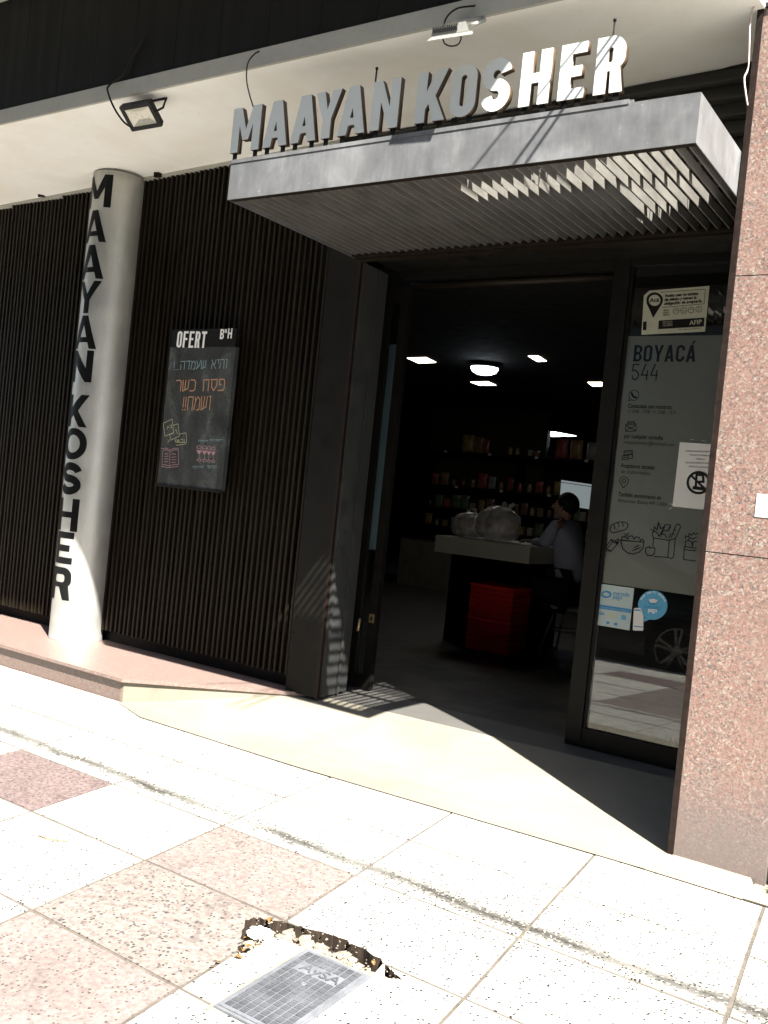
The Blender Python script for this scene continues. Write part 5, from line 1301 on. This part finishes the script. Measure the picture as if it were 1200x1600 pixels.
b = MB(); b.box(-.01, -.01, .621, 1.21, .71, .66); b.bevel(.005); b.build('lid', MT['dark'], cbx)
wl = MB(); wl.box(bc.x - .5, 11.9, .12, bc.x + 1.35, 12.0, 2.65); tag(wl.build('partition_wall', simple('olive_wall', (.028, .026, .018), .8)), 'dim olive partition wall behind the pale chest', 'wall')

# ================================================================ street side, seen in the glass
car = thing('parked_car', 'dark parked car with alloy wheels at the kerb, reflected in the shop window', 'car', (-3.93, -.70, -.205))
def carbody():
    b = bmesh.new()
    prof = [(-2.15, .30), (-2.2, .55), (-2.12, .80), (-1.5, .92), (-.75, 1.40), (.55, 1.45), (1.35, 1.05), (1.98, .92), (2.12, .70), (2.12, .34), (1.85, .22), (-1.95, .22)]
    secs = [(-.86, .0), (-.885, .0), (.885, .0), (.86, .0)]
    rings = []
    for y, inset in [(-.80, .06), (-.88, 0), (-.88, 0), (.88, 0), (.80, .06)]:
        ring = []
        for x, z in prof:
            yy = y * (1 - max(0, (z - .9)) * .28); ring.append(b.verts.new((x * (1 - inset * .3), yy, z - inset * .2 * (z > .8))))
        rings.append(ring)
    n_ = len(prof)
    for A, B in zip(rings, rings[1:]):
        for k in range(n_):
            if (A[k].co - B[k].co).length > 1e-6: b.faces.new((A[k], A[(k + 1) % n_], B[(k + 1) % n_], B[k]))
    b.faces.new(rings[0][::-1]); b.faces.new(rings[-1])
    bmesh.ops.remove_doubles(b, verts=b.verts, dist=1e-5); bmesh.ops.recalc_face_normals(b, faces=b.faces)
    bmesh.ops.bevel(b, geom=[e for e in b.edges if e.calc_face_angle(0) > .4], offset=.03, segments=2, affect='EDGES')
    return b
bm_obj(carbody(), 'body', MT['car'], car)
for s in (-1, 1):
    b = MB(); b.prism([(-1.30, s * .815, .96), (-.72, s * .765, 1.32), (-.05, s * .765, 1.37), (-.05, s * .815, .96)], (0, s * .028, 0)); b.prism([(.02, s * .815, .96), (.02, s * .765, 1.37), (.50, s * .765, 1.36), (1.12, s * .815, .98)], (0, s * .028, 0)); b.build('window', MT['far_glass'], car)
    b = MB(); b.box(.95, s * .885, .80, 1.1, s * .905, .83); b.box(-.25, s * .885, .80, -.1, s * .905, .83); b.build('door_handle', MT['car'], car)
for sx_ in (-1.32, 1.45):
    for s in (-1, 1):
        wh = bpy.data.objects.new('wheel', None); col.objects.link(wh); wh.parent = car; wh.location = (sx_, s * .80, .315)
        b = MB(); b.lathe([(.215, -.10), (.30, -.105), (.315, -.08), (.315, .08), (.30, .105), (.215, .10)], (0, 0, 0), 'y', 48); b.build('tyre', MT['tyre'], wh)
        b = MB(); b.lathe([(.212, .085), (.214, .105), (.200, .107), (.190, .09)], (0, 0, 0), 'y', 40, cap=False); b.lathe([(.212, -.085), (.214, -.105), (.200, -.107), (.190, -.09)], (0, 0, 0), 'y', 40, cap=False)
        for k in range(5):
            for dd in (-.16, .16):
                Mr = Matrix.Rotation(k * 2 * math.pi / 5 + dd, 4, 'Y')
                b.box(-.012, -.108, .035, .012, .108, .200, 0, Mr)
        b.lathe([(.045, -.112), (.05, -.10), (.05, .10), (.045, .112)], (0, 0, 0), 'y', 20); b.build('rim', MT['rim'], wh)

ob = thing('opposite_building', 'plain rendered building across the street with rows of dark windows', 'building', (-3, -13, -.2))
b = MB(); b.box(-30, -6, 0, 28, 0, 18); b.build('wall', MT['far_wall'], ob)
proto = MB().box(-.6, 0, 0, .6, .03, 1.5).build('window', MT['far_glass'], ob); proto.location = (-20, .001, 1.2)
for k in range(14):
    for lvl in range(6):
        if k == lvl == 0: continue
        o = proto.copy(); col.objects.link(o); o.parent = ob; o.location = (-20 + k * 3, .001, 1.2 + lvl * 2.9)

# overhead cables whose thin shadows fall on the canopy
def shadow_cable(pa, pb, t, rad, label):
    a, c = at_y(*pa, CFY), at_y(*pb, CFY)
    D = Vector((-1.70, 1.0, -2.40)); dt = (a.z - c.z) / -2.40 * 1.0
    # both ends lifted against the light to the same height
    A2 = a - D * t; tb_ = t + (a.z - c.z) / 2.40; B2 = c - D * tb_
    d = (B2 - A2).normalized(); s0 = (3.14 - A2.y) / d.y if abs(d.y) > .01 else 1
    E1 = A2 + d * s0; G = A2 - d * .22; up = -D                  # from the wall, past the canopy, then bent sunward to shrink its shadow
    return tubeobj('overhead_cable', [E1, B2, A2, G, G + up * .25 - d * .03, G + up * 1.0 - d * .06, G + up * 2.2 - d * .08], rad, MT['cable'], label, 'overhead cable')
shadow_cable((742, 260), (804, 183), .50, .0045, 'thin overhead cable crossing from the street, left of the pair')
shadow_cable((806, 252), (865, 171), .42, .0058, 'thicker overhead cable of the pair crossing to the canopy')
shadow_cable((825, 250), (883, 167), .42, .0058, 'right overhead cable of the pair crossing to the canopy')
# weeds beside the pillar foot
b = bmesh.new(); c = Vector((-.60, 3.56, 0))
for k in range(60):
    p = c + Vector((rnd.uniform(-.015, .09), rnd.uniform(-.03, .05), 0)); a = rnd.random() * 6; ln = rnd.uniform(.02, .06); d = Vector((math.cos(a) * .6, math.sin(a) * .6, 1)).normalized() * ln; s_ = Vector((-math.sin(a), math.cos(a), 0)) * .003
    b.faces.new([b.verts.new(q) for q in (p - s_, p + s_, p + d)])
tag(bm_obj(b, 'weeds', simple('weed', (.05, .075, .03), .8)), 'small dark weeds at the foot of the granite pillar', 'weeds', kind='stuff')

scn.render.engine = 'CYCLES'
